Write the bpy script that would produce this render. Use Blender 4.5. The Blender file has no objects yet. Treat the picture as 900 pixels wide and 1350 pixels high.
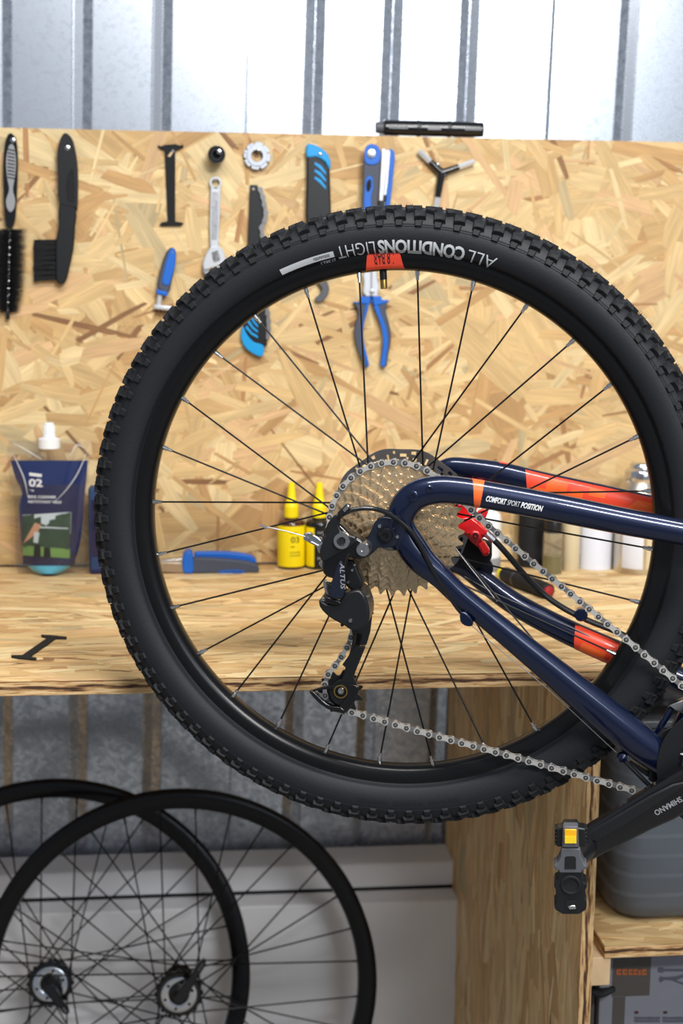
import bpy, bmesh, math, random
import numpy as np
from mathutils import Vector, Matrix

# ------------------------------------------------------------------ camera, world, lights
scn = bpy.context.scene
COL = scn.collection
PI = math.pi
ZC = 1.555                                   # camera height above the floor
FPX = 1875.0
psi, th, ro = math.radians(6), math.radians(9), math.radians(0.6)
FWD = np.array([math.sin(psi)*math.cos(th), math.cos(psi)*math.cos(th), -math.sin(th)])
_r0 = np.cross(FWD, [0, 0, 1]); _r0 /= np.linalg.norm(_r0); _u0 = np.cross(_r0, FWD)
RGT = math.cos(ro)*_r0 + math.sin(ro)*_u0
UPV = -math.sin(ro)*_r0 + math.cos(ro)*_u0
CAM = np.array([0, 0, ZC])
cam = bpy.data.cameras.new('camera')
cam.sensor_fit = 'VERTICAL'; cam.sensor_height = 36; cam.lens = 50
cam.clip_start = 0.05
cam.dof.use_dof = True; cam.dof.focus_distance = 1.50; cam.dof.aperture_fstop = 6.3
co = bpy.data.objects.new('camera', cam); COL.objects.link(co)
co.matrix_world = Matrix(((RGT[0], UPV[0], -FWD[0], 0), (RGT[1], UPV[1], -FWD[1], 0),
                          (RGT[2], UPV[2], -FWD[2], ZC), (0, 0, 0, 1)))
scn.camera = co

w = bpy.data.worlds.new('world'); scn.world = w; w.use_nodes = True
w.node_tree.nodes['Background'].inputs[0].default_value = (0.74, 0.82, 0.93, 1)
w.node_tree.nodes['Background'].inputs[1].default_value = 0.30

def area(name, loc, target, sx, sy, power, color):
    l = bpy.data.lights.new(name, 'AREA'); l.shape = 'RECTANGLE'; l.size = sx; l.size_y = sy
    l.energy = power; l.color = color
    o = bpy.data.objects.new(name, l); COL.objects.link(o)
    d = Vector(target) - Vector(loc)
    o.location = loc; o.rotation_euler = d.to_track_quat('-Z', 'Y').to_euler()
    return o
# high daylight window in the wall behind the photographer, and two LED battens on the ceiling
area('daylight_window', (1.6, -3.4, 2.75), (0.5, 2.4, 1.5), 1.2, 1.3, 30, (0.82, 0.91, 1.0))
area('ceiling_batten_front', (0.3, 0.75, 3.0), (0.3, 1.1, 0.0), 1.5, 0.2, 42, (1.0, 0.98, 0.95))
area('ceiling_batten_rear', (1.05, -1.3, 3.2), (0.5, 1.6, 1.2), 1.2, 0.3, 80, (1.0, 0.98, 0.95))
scn.view_settings.view_transform = 'Standard'; scn.view_settings.look = 'None'
scn.view_settings.gamma = 1.0; scn.view_settings.use_curve_mapping = False
scn.view_settings.exposure = 0.15

# ------------------------------------------------------------------ measuring helpers
def ray(px, py): return FWD + RGT*(px-450)/FPX - UPV*(py-675)/FPX
def P(px, py, Y):                            # point of the plane y = Y
    d = ray(px, py); return CAM + d*(Y/d[1])
def PZ(px, py, Z):                           # point of the plane z = Z
    d = ray(px, py); return CAM + d*((Z-ZC)/d[2])
# rear wheel frame: x right, y up, z along the axle towards the drive side
WC = np.array([0.2245568, 1.54252365, -0.25976687]) + CAM
WA = np.array([-0.24465993, -0.96955346, -0.01037348]); WA /= np.linalg.norm(WA)
WX = np.cross([0, 0, 1.], WA); WX /= np.linalg.norm(WX); WY = np.cross(WA, WX)
def WL(px, py, z=0.0):
    d = ray(px, py); s = (np.dot(WC-CAM, WA)+z)/np.dot(d, WA); p = CAM + d*s - WC
    return Vector((np.dot(p, WX), np.dot(p, WY), z))
def crop(ox, oy, s, pts): return [(ox+a/s, oy+b/s) for a, b in pts]

YF = 1.666                                   # front edge of the worktop
_d = ray(300, 895); BZ = ZC + _d[2]*YF/_d[1] # worktop height
YB = PZ(300, 746, BZ)[1]                     # face of the backboard
YW = 2.66                                    # corrugated wall
SH = 0.0165                                  # board thickness

# ------------------------------------------------------------------ materials
def lin(r, g, b):
    f = lambda c: (c/255/12.92 if c/255 <= .04045 else ((c/255+.055)/1.055)**2.4)
    return (f(r), f(g), f(b), 1)
MATS = {}
def mat(name, rgb, rough=0.5, metal=0.0, coat=0.0, noise=0.08, nscale=60, bump=0.0, spec=0.5, trans=0.0, alpha=1.0, rvar=0.0, ior=1.45):
    if name in MATS: return MATS[name]
    m = bpy.data.materials.new(name); m.use_nodes = True; MATS[name] = m
    nt = m.node_tree; b = nt.nodes['Principled BSDF']; L = nt.links.new
    col = lin(*rgb)
    b.inputs['Roughness'].default_value = rough; b.inputs['Metallic'].default_value = metal
    b.inputs['Coat Weight'].default_value = coat; b.inputs['Coat Roughness'].default_value = 0.06
    b.inputs['Specular IOR Level'].default_value = spec
    b.inputs['Transmission Weight'].default_value = trans; b.inputs['Alpha'].default_value = alpha
    b.inputs['IOR'].default_value = ior
    tc = nt.nodes.new('ShaderNodeTexCoord'); n = nt.nodes.new('ShaderNodeTexNoise')
    n.inputs['Scale'].default_value = nscale; n.inputs['Detail'].default_value = 4
    L(tc.outputs['Object'], n.inputs['Vector'])
    mx = nt.nodes.new('ShaderNodeMix'); mx.data_type = 'RGBA'
    mx.inputs[6].default_value = tuple(c*(1-noise) for c in col[:3])+(1,)
    mx.inputs[7].default_value = tuple(min(1, c*(1+noise)) for c in col[:3])+(1,)
    L(n.outputs['Fac'], mx.inputs[0]); L(mx.outputs[2], b.inputs['Base Color'])
    if rvar:
        mr = nt.nodes.new('ShaderNodeMapRange'); mr.inputs[3].default_value = max(0, rough-rvar); mr.inputs[4].default_value = min(1, rough+rvar)
        L(n.outputs['Fac'], mr.inputs[0]); L(mr.outputs[0], b.inputs['Roughness'])
    if bump:
        bp = nt.nodes.new('ShaderNodeBump'); bp.inputs['Strength'].default_value = bump; bp.inputs['Distance'].default_value = 0.001
        L(n.outputs['Fac'], bp.inputs['Height']); L(bp.outputs[0], b.inputs['Normal'])
    return m

RUB = mat('tyre_rubber', (24, 26, 31), 0.58, noise=0.15, nscale=300, bump=0.15, spec=0.4)
KNOB = mat('knob_rubber', (27, 28, 31), 0.7, noise=0.2, nscale=400, bump=0.3, spec=0.35)
RIMB = mat('rim_black', (26, 26, 28), 0.26, 0.5, noise=0.05)
SATIN = mat('satin_chrome', (216, 220, 226), 0.28, 0.45, noise=.06)
BLK = mat('black_plastic', (22, 23, 26), 0.36, noise=0.1)
BLKG = mat('black_gloss', (16, 16, 19), 0.22, noise=0.1, coat=0.3)
BLKM = mat('black_matte', (27, 28, 31), 0.75, noise=0.15, spec=0.3)
SPK = mat('spoke_black', (20, 20, 22), 0.35, 0.5)
NIP = mat('nickel', (205, 205, 205), 0.22, 1.0)
STEEL = mat('steel', (190, 190, 192), 0.3, 1.0, rvar=0.1, nscale=200)
CHR = mat('chrome', (215, 216, 220), 0.16, 1.0, rvar=0.06)
CHAIN = mat('chain_steel', (206, 204, 200), 0.3, 0.55, noise=0.12, nscale=300)
CHAIND = mat('chain_inner', (132, 131, 132), 0.36, 0.6, noise=0.15, nscale=300)
PINDARK = mat('pin_recess', (52, 50, 48), 0.5, 0.6)
CASS = mat('cassette_nickel', (216, 190, 152), 0.22, 0.72, noise=0.2, nscale=260, rvar=0.1, bump=.6)  # tan base colour puts the brown reflections of the surroundings into the nickel
NAVY = mat('navy_paint', (5, 21, 54), 0.34, 0.5, coat=.8, noise=0.06, nscale=900)
NAVYD = mat('navy_dark', (22, 28, 44), 0.42, 0.2, noise=0.1)
ORANGE = mat('orange_decal', (248, 104, 42), 0.32, coat=0.6, noise=0.03)
RORANGE = mat('red_orange_decal', (240, 74, 46), 0.32, coat=0.6, noise=0.03)
RED = mat('red_anodised', (214, 22, 28), 0.28, 0.1, coat=0.5, noise=0.05)
WHITE = mat('white_print', (232, 234, 236), 0.5, noise=0.02)
TYPRINT = mat('tyre_print', (205, 209, 212), 0.6, noise=0.06, nscale=500)
DPRINT = mat('dark_print', (60, 20, 24), 0.5)
BRASS = mat('brass', (176, 146, 84), 0.35, 1.0)
ROTOR = mat('rotor_steel', (150, 152, 156), 0.35, 1.0, noise=0.12)
GREY = mat('grey_plastic', (84, 86, 92), 0.5, noise=0.08)
LGREY = mat('light_grey_rubber', (140, 142, 146), 0.55, noise=0.08)
BLUE = mat('blue_grip', (18, 98, 196), 0.42, noise=0.05)
CYAN = mat('cyan_grip', (14, 148, 214), 0.42, noise=0.05)
SLATE = mat('slate_grip', (66, 72, 88), 0.55, noise=0.08)
YEL = mat('yellow_plastic', (246, 222, 12), 0.4, noise=0.03)
AMBER = mat('amber_reflector', (250, 176, 14), 0.2, noise=0.25, nscale=900, coat=0.6)
BROWN = mat('brown_glass', (74, 34, 20), 0.12, coat=0.7)
CARDW = mat('carton_print_grey', (112, 114, 124), 0.7, noise=0.05)
CARDD = mat('carton_print_dark', (68, 64, 61), 0.7, noise=0.08)
FOAM = mat('white_foam', (244, 245, 249), 0.85, noise=0.03, nscale=25, bump=0.2)
CONC = mat('concrete_floor', (140, 138, 134), 0.8, noise=0.2, nscale=6, bump=0.3)
LUMBER = mat('lumber_end_grain', (206, 178, 140), 0.75, noise=0.18, nscale=40)
TIN = mat('tin', (196, 190, 178), 0.3, 0.9, noise=0.08)
CANW = mat('white_can', (216, 220, 232), 0.35, noise=0.02)
CREAM = mat('cream_label', (206, 192, 160), 0.4, noise=0.04)
OLIVE = mat('olive_liquid', (96, 88, 40), 0.15, noise=0.05, coat=0.5)
LIQ = mat('blue_liquid', (8, 32, 92), 0.16, coat=0.7, noise=0.12, nscale=14)
LIQL = mat('cyan_liquid', (88, 190, 226), 0.2, coat=0.5, noise=0.05)
LABEL = mat('navy_label', (22, 20, 66), 0.35, noise=0.05, coat=0.4)
DENIM = mat('dark_blue_carton', (36, 60, 100), 0.6, noise=0.25, nscale=300)
FHAND = mat('photo_skin', (200, 150, 120), 0.5); FTREE = mat('photo_trees', (50, 72, 52), 0.5, noise=0.6, nscale=140)
FGRASS = mat('photo_grass', (112, 152, 78), 0.5, noise=0.15, nscale=100); FSKY = mat('photo_sky', (196, 208, 214), 0.5)
def clear_mat(name, rgb, tr, rough=0.12):
    m = bpy.data.materials.new(name); m.use_nodes = True; nt = m.node_tree; nt.nodes.clear()
    o = nt.nodes.new('ShaderNodeOutputMaterial'); t = nt.nodes.new('ShaderNodeBsdfTransparent')
    p = nt.nodes.new('ShaderNodeBsdfPrincipled'); p.inputs['Base Color'].default_value = lin(*rgb); p.inputs['Roughness'].default_value = rough
    n = nt.nodes.new('ShaderNodeTexNoise'); n.inputs['Scale'].default_value = 30
    mr = nt.nodes.new('ShaderNodeMapRange'); mr.inputs[3].default_value = 1-tr-.06; mr.inputs[4].default_value = 1-tr+.06
    x = nt.nodes.new('ShaderNodeMixShader'); L = nt.links.new
    tc = nt.nodes.new('ShaderNodeTexCoord'); L(tc.outputs['Object'], n.inputs[0]); L(n.outputs['Fac'], mr.inputs[0]); L(mr.outputs[0], x.inputs[0])
    L(t.outputs[0], x.inputs[1]); L(p.outputs[0], x.inputs[2]); L(x.outputs[0], o.inputs[0])
    return m
FILM = clear_mat('clear_film', (96, 102, 110), 0.88, 0.05)
BIN = clear_mat('frosted_bin', (120, 128, 138), 0.68, 0.25)
CLEARB = clear_mat('clear_bottle', (170, 168, 150), 0.82, 0.06)
FILMHI = clear_mat('film_highlight', (226, 229, 233), 0.45, 0.1)

def galvanised():
    m = bpy.data.materials.new('galvanised_steel'); m.use_nodes = True; nt = m.node_tree; L = nt.links.new
    b = nt.nodes['Principled BSDF']; b.inputs['Metallic'].default_value = 0.85
    tc = nt.nodes.new('ShaderNodeTexCoord'); v = nt.nodes.new('ShaderNodeTexVoronoi'); v.inputs['Scale'].default_value = 150
    n = nt.nodes.new('ShaderNodeTexNoise'); n.inputs['Scale'].default_value = 70; n.inputs['Detail'].default_value = 6
    L(tc.outputs['Object'], v.inputs['Vector']); L(tc.outputs['Object'], n.inputs['Vector'])
    ad = nt.nodes.new('ShaderNodeMath'); ad.operation = 'MULTIPLY_ADD'; ad.inputs[1].default_value = 0.45
    sep = nt.nodes.new('ShaderNodeSeparateColor'); L(v.outputs['Color'], sep.inputs[0]); L(sep.outputs[0], ad.inputs[0]); L(n.outputs['Fac'], ad.inputs[2])
    cr = nt.nodes.new('ShaderNodeValToRGB'); cr.color_ramp.elements[0].position = .35; cr.color_ramp.elements[1].position = 1.0
    cr.color_ramp.elements[0].color = lin(164, 172, 184); cr.color_ramp.elements[1].color = lin(216, 223, 234)
    L(ad.outputs[0], cr.inputs[0]); L(cr.outputs[0], b.inputs['Base Color'])
    mr = nt.nodes.new('ShaderNodeMapRange'); mr.inputs[1].default_value = .3; mr.inputs[2].default_value = 1.0; mr.inputs[3].default_value = .36; mr.inputs[4].default_value = .24
    L(ad.outputs[0], mr.inputs[0]); L(mr.outputs[0], b.inputs['Roughness'])
    return m
GALV = galvanised()

def osb_material():
    m = bpy.data.materials.new('osb_strand'); m.use_nodes = True; nt = m.node_tree; L = nt.links.new
    b = nt.nodes['Principled BSDF']; b.inputs['Roughness'].default_value = 0.6; b.inputs['Specular IOR Level'].default_value = 0.35
    at = nt.nodes.new('ShaderNodeAttribute'); at.attribute_name = 'tint'
    uv = nt.nodes.new('ShaderNodeUVMap'); mp = nt.nodes.new('ShaderNodeMapping'); mp.inputs['Scale'].default_value = (14, 420, 1)
    n = nt.nodes.new('ShaderNodeTexNoise'); n.inputs['Scale'].default_value = 1.0; n.inputs['Detail'].default_value = 5; n.inputs['Distortion'].default_value = 0.6
    L(uv.outputs[0], mp.inputs[0]); L(mp.outputs[0], n.inputs['Vector'])
    mp2 = nt.nodes.new('ShaderNodeMapping'); mp2.inputs['Scale'].default_value = (9, 60, 1); n2 = nt.nodes.new('ShaderNodeTexNoise'); n2.inputs['Scale'].default_value = 1
    n2.inputs['Detail'].default_value = 3
    L(uv.outputs[0], mp2.inputs[0]); L(mp2.outputs[0], n2.inputs['Vector'])
    ml = nt.nodes.new('ShaderNodeMath'); ml.operation = 'MULTIPLY'; L(n.outputs['Fac'], ml.inputs[0]); L(n2.outputs['Fac'], ml.inputs[1])
    mr = nt.nodes.new('ShaderNodeMapRange'); mr.inputs[1].default_value = 0.10; mr.inputs[2].default_value = 0.42; mr.inputs[3].default_value = 0.72; mr.inputs[4].default_value = 1.14
    L(ml.outputs[0], mr.inputs[0])
    mx = nt.nodes.new('ShaderNodeVectorMath'); mx.operation = 'SCALE'; L(at.outputs['Color'], mx.inputs[0]); L(mr.outputs[0], mx.inputs['Scale'])
    L(mx.outputs[0], b.inputs['Base Color'])
    bp = nt.nodes.new('ShaderNodeBump'); bp.inputs['Strength'].default_value = .25; bp.inputs['Distance'].default_value = .0008
    L(n.outputs['Fac'], bp.inputs['Height']); L(bp.outputs[0], b.inputs['Normal'])
    return m
OSB = osb_material()
def osb_core():                                   # the layered cut edges of the board
    m = bpy.data.materials.new('osb_core'); m.use_nodes = True; nt = m.node_tree; L = nt.links.new
    b = nt.nodes['Principled BSDF']; b.inputs['Roughness'].default_value = 0.75
    tc = nt.nodes.new('ShaderNodeTexCoord'); n = nt.nodes.new('ShaderNodeTexNoise'); mp = nt.nodes.new('ShaderNodeMapping')
    mp.inputs['Scale'].default_value = (26, 26, 320); n.inputs['Scale'].default_value = 1; n.inputs['Detail'].default_value = 6; n.inputs['Roughness'].default_value = .65
    L(tc.outputs['Object'], mp.inputs[0]); L(mp.outputs[0], n.inputs['Vector'])
    cr = nt.nodes.new('ShaderNodeValToRGB'); e = cr.color_ramp.elements
    e[0].position = .36; e[0].color = lin(70, 44, 26); e[1].position = .66; e[1].color = lin(222, 190, 142)
    k = e.new(.47); k.color = lin(168, 124, 78); k = e.new(.54); k.color = lin(206, 168, 116)
    sx = nt.nodes.new('ShaderNodeSeparateXYZ'); L(tc.outputs['Object'], sx.inputs[0])          # darker core layer in mid thickness
    n3 = nt.nodes.new('ShaderNodeTexNoise'); n3.inputs['Scale'].default_value = 18; L(tc.outputs['Object'], n3.inputs['Vector'])
    m0 = nt.nodes.new('ShaderNodeMath'); m0.operation = 'MULTIPLY_ADD'; m0.inputs[1].default_value = .012; L(n3.outputs['Fac'], m0.inputs[0]); L(sx.outputs['Z'], m0.inputs[2])
    m1 = nt.nodes.new('ShaderNodeMath'); m1.operation = 'ADD'; m1.inputs[1].default_value = .0010; L(m0.outputs[0], m1.inputs[0])
    m2 = nt.nodes.new('ShaderNodeMath'); m2.operation = 'ABSOLUTE'; L(m1.outputs[0], m2.inputs[0])
    m3 = nt.nodes.new('ShaderNodeMapRange'); m3.inputs[1].default_value = .0005; m3.inputs[2].default_value = .0032; m3.inputs[3].default_value = -.17; m3.inputs[4].default_value = .05; L(m2.outputs[0], m3.inputs[0])
    m4 = nt.nodes.new('ShaderNodeMath'); m4.operation = 'ADD'; L(n.outputs['Fac'], m4.inputs[0]); L(m3.outputs[0], m4.inputs[1])
    L(m4.outputs[0], cr.inputs[0]); L(cr.outputs[0], b.inputs['Base Color'])
    bp = nt.nodes.new('ShaderNodeBump'); bp.inputs['Strength'].default_value = .8; bp.inputs['Distance'].default_value = .002
    L(n.outputs['Fac'], bp.inputs['Height']); L(bp.outputs[0], b.inputs['Normal'])
    return m
CORE = osb_core()

# ------------------------------------------------------------------ mesh helpers
def V(*a): return Vector(a)
def link(o, parent=None):
    COL.objects.link(o)
    if parent is not None: o.parent = parent
    return o
def thing(name, label, cat, loc=(0, 0, 0), rot=None, group=None, kind=None):
    o = bpy.data.objects.new(name, None); link(o); o.empty_display_size = .05
    if isinstance(rot, Matrix): o.matrix_world = Matrix.Translation(Vector(loc)) @ rot
    else:
        o.location = loc
        if rot: o.rotation_euler = rot
    if label: o['label'] = label
    if cat: o['category'] = cat
    if group: o['group'] = group
    if kind: o['kind'] = kind
    return o
def finish(me, m, sharp=35):
    if m: me.materials.append(m)
    for p in me.polygons: p.use_smooth = True
    try: me.set_sharp_from_angle(angle=math.radians(sharp))
    except Exception: pass
class MB:
    def __init__(s): s.v = []; s.f = []
    def add(s, vs, fs):
        k = len(s.v); s.v += [tuple(x) for x in vs]; s.f += [tuple(i+k for i in f) for f in fs]; return s
    def prism(s, poly, z0, z1, taper=1.0):        # polygon in xy, extruded along z
        n = len(poly)
        ar = sum(poly[i][0]*poly[(i+1) % n][1]-poly[(i+1) % n][0]*poly[i][1] for i in range(n))
        if ar < 0: poly = poly[::-1]
        cx = sum(p[0] for p in poly)/n; cy = sum(p[1] for p in poly)/n
        vs = [(p[0], p[1], z0) for p in poly] + [(cx+(p[0]-cx)*taper, cy+(p[1]-cy)*taper, z1) for p in poly]
        fs = [tuple(range(n-1, -1, -1)), tuple(range(n, 2*n))] + [(i, (i+1) % n, n+(i+1) % n, n+i) for i in range(n)]
        return s.add(vs, fs)
    def ring(s, outer, inner, z0, z1):            # matching outer and inner outlines, a prism with a hole
        n = len(outer)
        vs = [(p[0], p[1], z0) for p in outer]+[(p[0], p[1], z0) for p in inner]+[(p[0], p[1], z1) for p in outer]+[(p[0], p[1], z1) for p in inner]
        fs = []
        for i in range(n):
            j = (i+1) % n
            fs += [(2*n+i, 2*n+j, 3*n+j, 3*n+i), (j, i, n+i, n+j), (i, j, 2*n+j, 2*n+i), (n+j, n+i, 3*n+i, 3*n+j)]
        return s.add(vs, fs)
    def box(s, a, b):
        return s.prism([(a[0], a[1]), (b[0], a[1]), (b[0], b[1]), (a[0], b[1])], min(a[2], b[2]), max(a[2], b[2]))
    def lathe(s, prof, n=48, c=(0, 0, 0), closed=False, axis='z', a0=0, a1=2*PI, caps=True):   # prof: (radius, height)
        full = abs(a1-a0-2*PI) < 1e-6; m = len(prof); cnt = n if full else n+1; vs = []
        for i in range(cnt):
            t = a0+(a1-a0)*i/n
            for r, h in prof:
                if axis == 'z': q = (c[0]+r*math.cos(t), c[1]+r*math.sin(t), c[2]+h)
                elif axis == 'x': q = (c[0]+h, c[1]+r*math.cos(t), c[2]+r*math.sin(t))
                else: q = (c[0]+r*math.sin(t), c[1]+h, c[2]+r*math.cos(t))
                vs.append(q)
        fs = []
        for i in range(n):
            j = (i+1) % cnt
            for k in range(m if closed else m-1):
                k2 = (k+1) % m; fs.append((i*m+k, j*m+k, j*m+k2, i*m+k2))
        if not closed and full and caps:
            if prof[0][0] > 1e-6: fs.append(tuple(i*m for i in range(n-1, -1, -1)))
            if prof[-1][0] > 1e-6: fs.append(tuple(i*m+m-1 for i in range(n)))
        return s.add(vs, fs)
    def tube(s, pts, rad, n=10, caps=True):
        pts = [Vector(p) for p in pts]; R = rad if isinstance(rad, (list, tuple)) else [rad]*len(pts)
        up = None; vs = []; m = len(pts)
        for i, p in enumerate(pts):
            t = (pts[min(i+1, m-1)]-pts[max(i-1, 0)]).normalized()
            if up is None:
                up = Vector((0, 0, 1)) if abs(t.z) < .9 else Vector((1, 0, 0))
            a = (up - t*up.dot(t)).normalized(); b = t.cross(a); up = a
            vs += [p + (a*math.cos(2*PI*k/n)+b*math.sin(2*PI*k/n))*R[i] for k in range(n)]
        fs = [(i*n+k, i*n+(k+1) % n, (i+1)*n+(k+1) % n, (i+1)*n+k) for i in range(m-1) for k in range(n)]
        if caps: fs += [tuple(range(n-1, -1, -1)), tuple((m-1)*n+k for k in range(n))]
        return s.add(vs, fs)
    def xform(s, M):
        s.v = [tuple(M @ Vector(q)) for q in s.v]; return s
    def mesh(s, name, m=None, sharp=35):
        me = bpy.data.meshes.new(name); me.from_pydata(s.v, [], s.f); me.validate(); me.update()
        bm = bmesh.new(); bm.from_mesh(me); bmesh.ops.recalc_face_normals(bm, faces=bm.faces); bm.to_mesh(me); bm.free()
        finish(me, m, sharp); return me
    def build(s, name, m, parent=None, bevel=0, sharp=35, seg=2, recalc=True):
        o = bpy.data.objects.new(name, s.mesh(name, m, sharp)); link(o, parent)
        if bevel:
            b = o.modifiers.new('bevel', 'BEVEL'); b.width = bevel; b.segments = seg; b.limit_method = 'ANGLE'; b.angle_limit = math.radians(32)
            b.use_clamp_overlap = True
        return o
def circ(cx, cy, r, n=24, a=0): return [(cx+r*math.cos(a+2*PI*i/n), cy+r*math.sin(a+2*PI*i/n)) for i in range(n)]
def cr_open(pts, k=6):                            # Catmull-Rom through points (any dimension)
    pts = [np.array(p, float) for p in pts]; pts = [2*pts[0]-pts[1]]+pts+[2*pts[-1]-pts[-2]]; out = []
    for i in range(1, len(pts)-2):
        p0, p1, p2, p3 = pts[i-1:i+3]
        for j in range(k):
            t = j/k; out.append(.5*((2*p1)+(-p0+p2)*t+(2*p0-5*p1+4*p2-p3)*t*t+(-p0+3*p1-3*p2+p3)*t**3))
    out.append(pts[-2]); return out
def sm(pts, k=4):                                 # closed smooth outline
    pts = [np.array(p, float) for p in pts]; n = len(pts); out = []
    for i in range(n):
        p0, p1, p2, p3 = pts[i-1], pts[i], pts[(i+1) % n], pts[(i+2) % n]
        for j in range(k):
            t = j/k; out.append(tuple(.5*((2*p1)+(-p0+p2)*t+(2*p0-5*p1+4*p2-p3)*t*t+(-p0+3*p1-3*p2+p3)*t**3)))
    return out
_tc = {}
def text2d(s, bold=0.0, shear=0.0, space=1.0):    # glyph outline mesh: verts (x, y) with cap height 1, x from 0
    cu = bpy.data.curves.new('glyphs', 'FONT'); cu.body = s; cu.size = 1.0; cu.offset = bold; cu.shear = shear; cu.space_character = space; cu.resolution_u = 3
    ob = bpy.data.objects.new('glyphs', cu); COL.objects.link(ob)
    dg = bpy.context.evaluated_depsgraph_get(); me = bpy.data.meshes.new_from_object(ob.evaluated_get(dg))
    vs = [(v.co.x, v.co.y) for v in me.vertices]; fs = [tuple(p.vertices) for p in me.polygons]
    bpy.data.objects.remove(ob); bpy.data.curves.remove(cu); bpy.data.meshes.remove(me)
    x0 = min(v[0] for v in vs); h = 0.73
    return [((x-x0)/h, y/h) for x, y in vs], fs
def text_on(name, s, m, parent, fn, bold=0.0, shear=0.0, space=1.0, fine=0):   # fn((x 0..1, y cap 0..1)) -> point
    vs, fs = text2d(s, bold, shear, space); wd = max(v[0] for v in vs)
    if fine:                                      # cut the glyphs into bands so that they can follow a curved surface
        bm = bmesh.new(); bv = [bm.verts.new((x, y, 0)) for x, y in vs]
        for f in fs:
            try: bm.faces.new([bv[i] for i in f])
            except ValueError: pass
        for k in range(1, fine):
            bmesh.ops.bisect_plane(bm, geom=bm.verts[:]+bm.edges[:]+bm.faces[:], plane_co=(0, k/fine, 0), plane_no=(0, 1, 0))
        bm.verts.index_update(); vs = [(v.co.x, v.co.y) for v in bm.verts]; fs = [tuple(v.index for v in f.verts) for f in bm.faces]; bm.free()
    mb = MB(); mb.add([fn(x/wd, y) for x, y in vs], fs)
    return mb.build(name, m, parent)

def blocks_on(name, n, m, parent, fn, seed=0):     # print too small to read: a row of glyph-sized marks
    r = random.Random(seed); mb = MB(); x = 0.0
    ws = [r.uniform(.7, 1.2) for _ in range(n)]; tot = sum(ws)*1.25
    for wd in ws:
        a, b = x/tot, (x+wd)/tot; k = r.randrange(3); y0, y1 = (0, 1) if k else (0, .8)
        c = a+(b-a)*.4
        for q in ([(a, y0), (c, y0), (c, y1), (a, y1)], [(c, .62*y1), (b, .62*y1), (b, y1), (c, y1)], [(c, y0), (b, y0), (b, .35), (c, .35)]):
            mb.add([fn(*p) for p in q], [(0, 1, 2, 3)])
        x += wd*1.25
    return mb.build(name, m, parent)

# ------------------------------------------------------------------ OSB boards: a core slab and a layer of pressed strands
def clip_rect(poly, W, H):
    for ax, lim, sg in ((0, 0, 1), (0, W, -1), (1, 0, 1), (1, H, -1)):
        out = []
        for i in range(len(poly)):
            a, b = poly[i-1], poly[i]; da, db = (a[ax]-lim)*sg, (b[ax]-lim)*sg
            if (da >= 0) != (db >= 0):
                t = da/(da-db); out.append(tuple(a[q]+(b[q]-a[q])*t for q in range(4)))
            if db >= 0: out.append(b)
        poly = out
        if len(poly) < 3: return []
    return poly
PAL = [(lin(226, 190, 138), 6), (lin(219, 180, 126), 7), (lin(231, 200, 152), 3.5), (lin(211, 168, 113), 5), (lin(199, 152, 98), 2.0), (lin(221, 176, 130), 3),
       (lin(180, 128, 80), .7), (lin(150, 104, 66), .25), (lin(196, 170, 130), .7)]
PAL = [(tuple(c*.88+(.3*q[0]+.59*q[1]+.11*q[2])*.12 for c in q[:3])+(1,), n_) for q, n_ in PAL]
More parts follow.
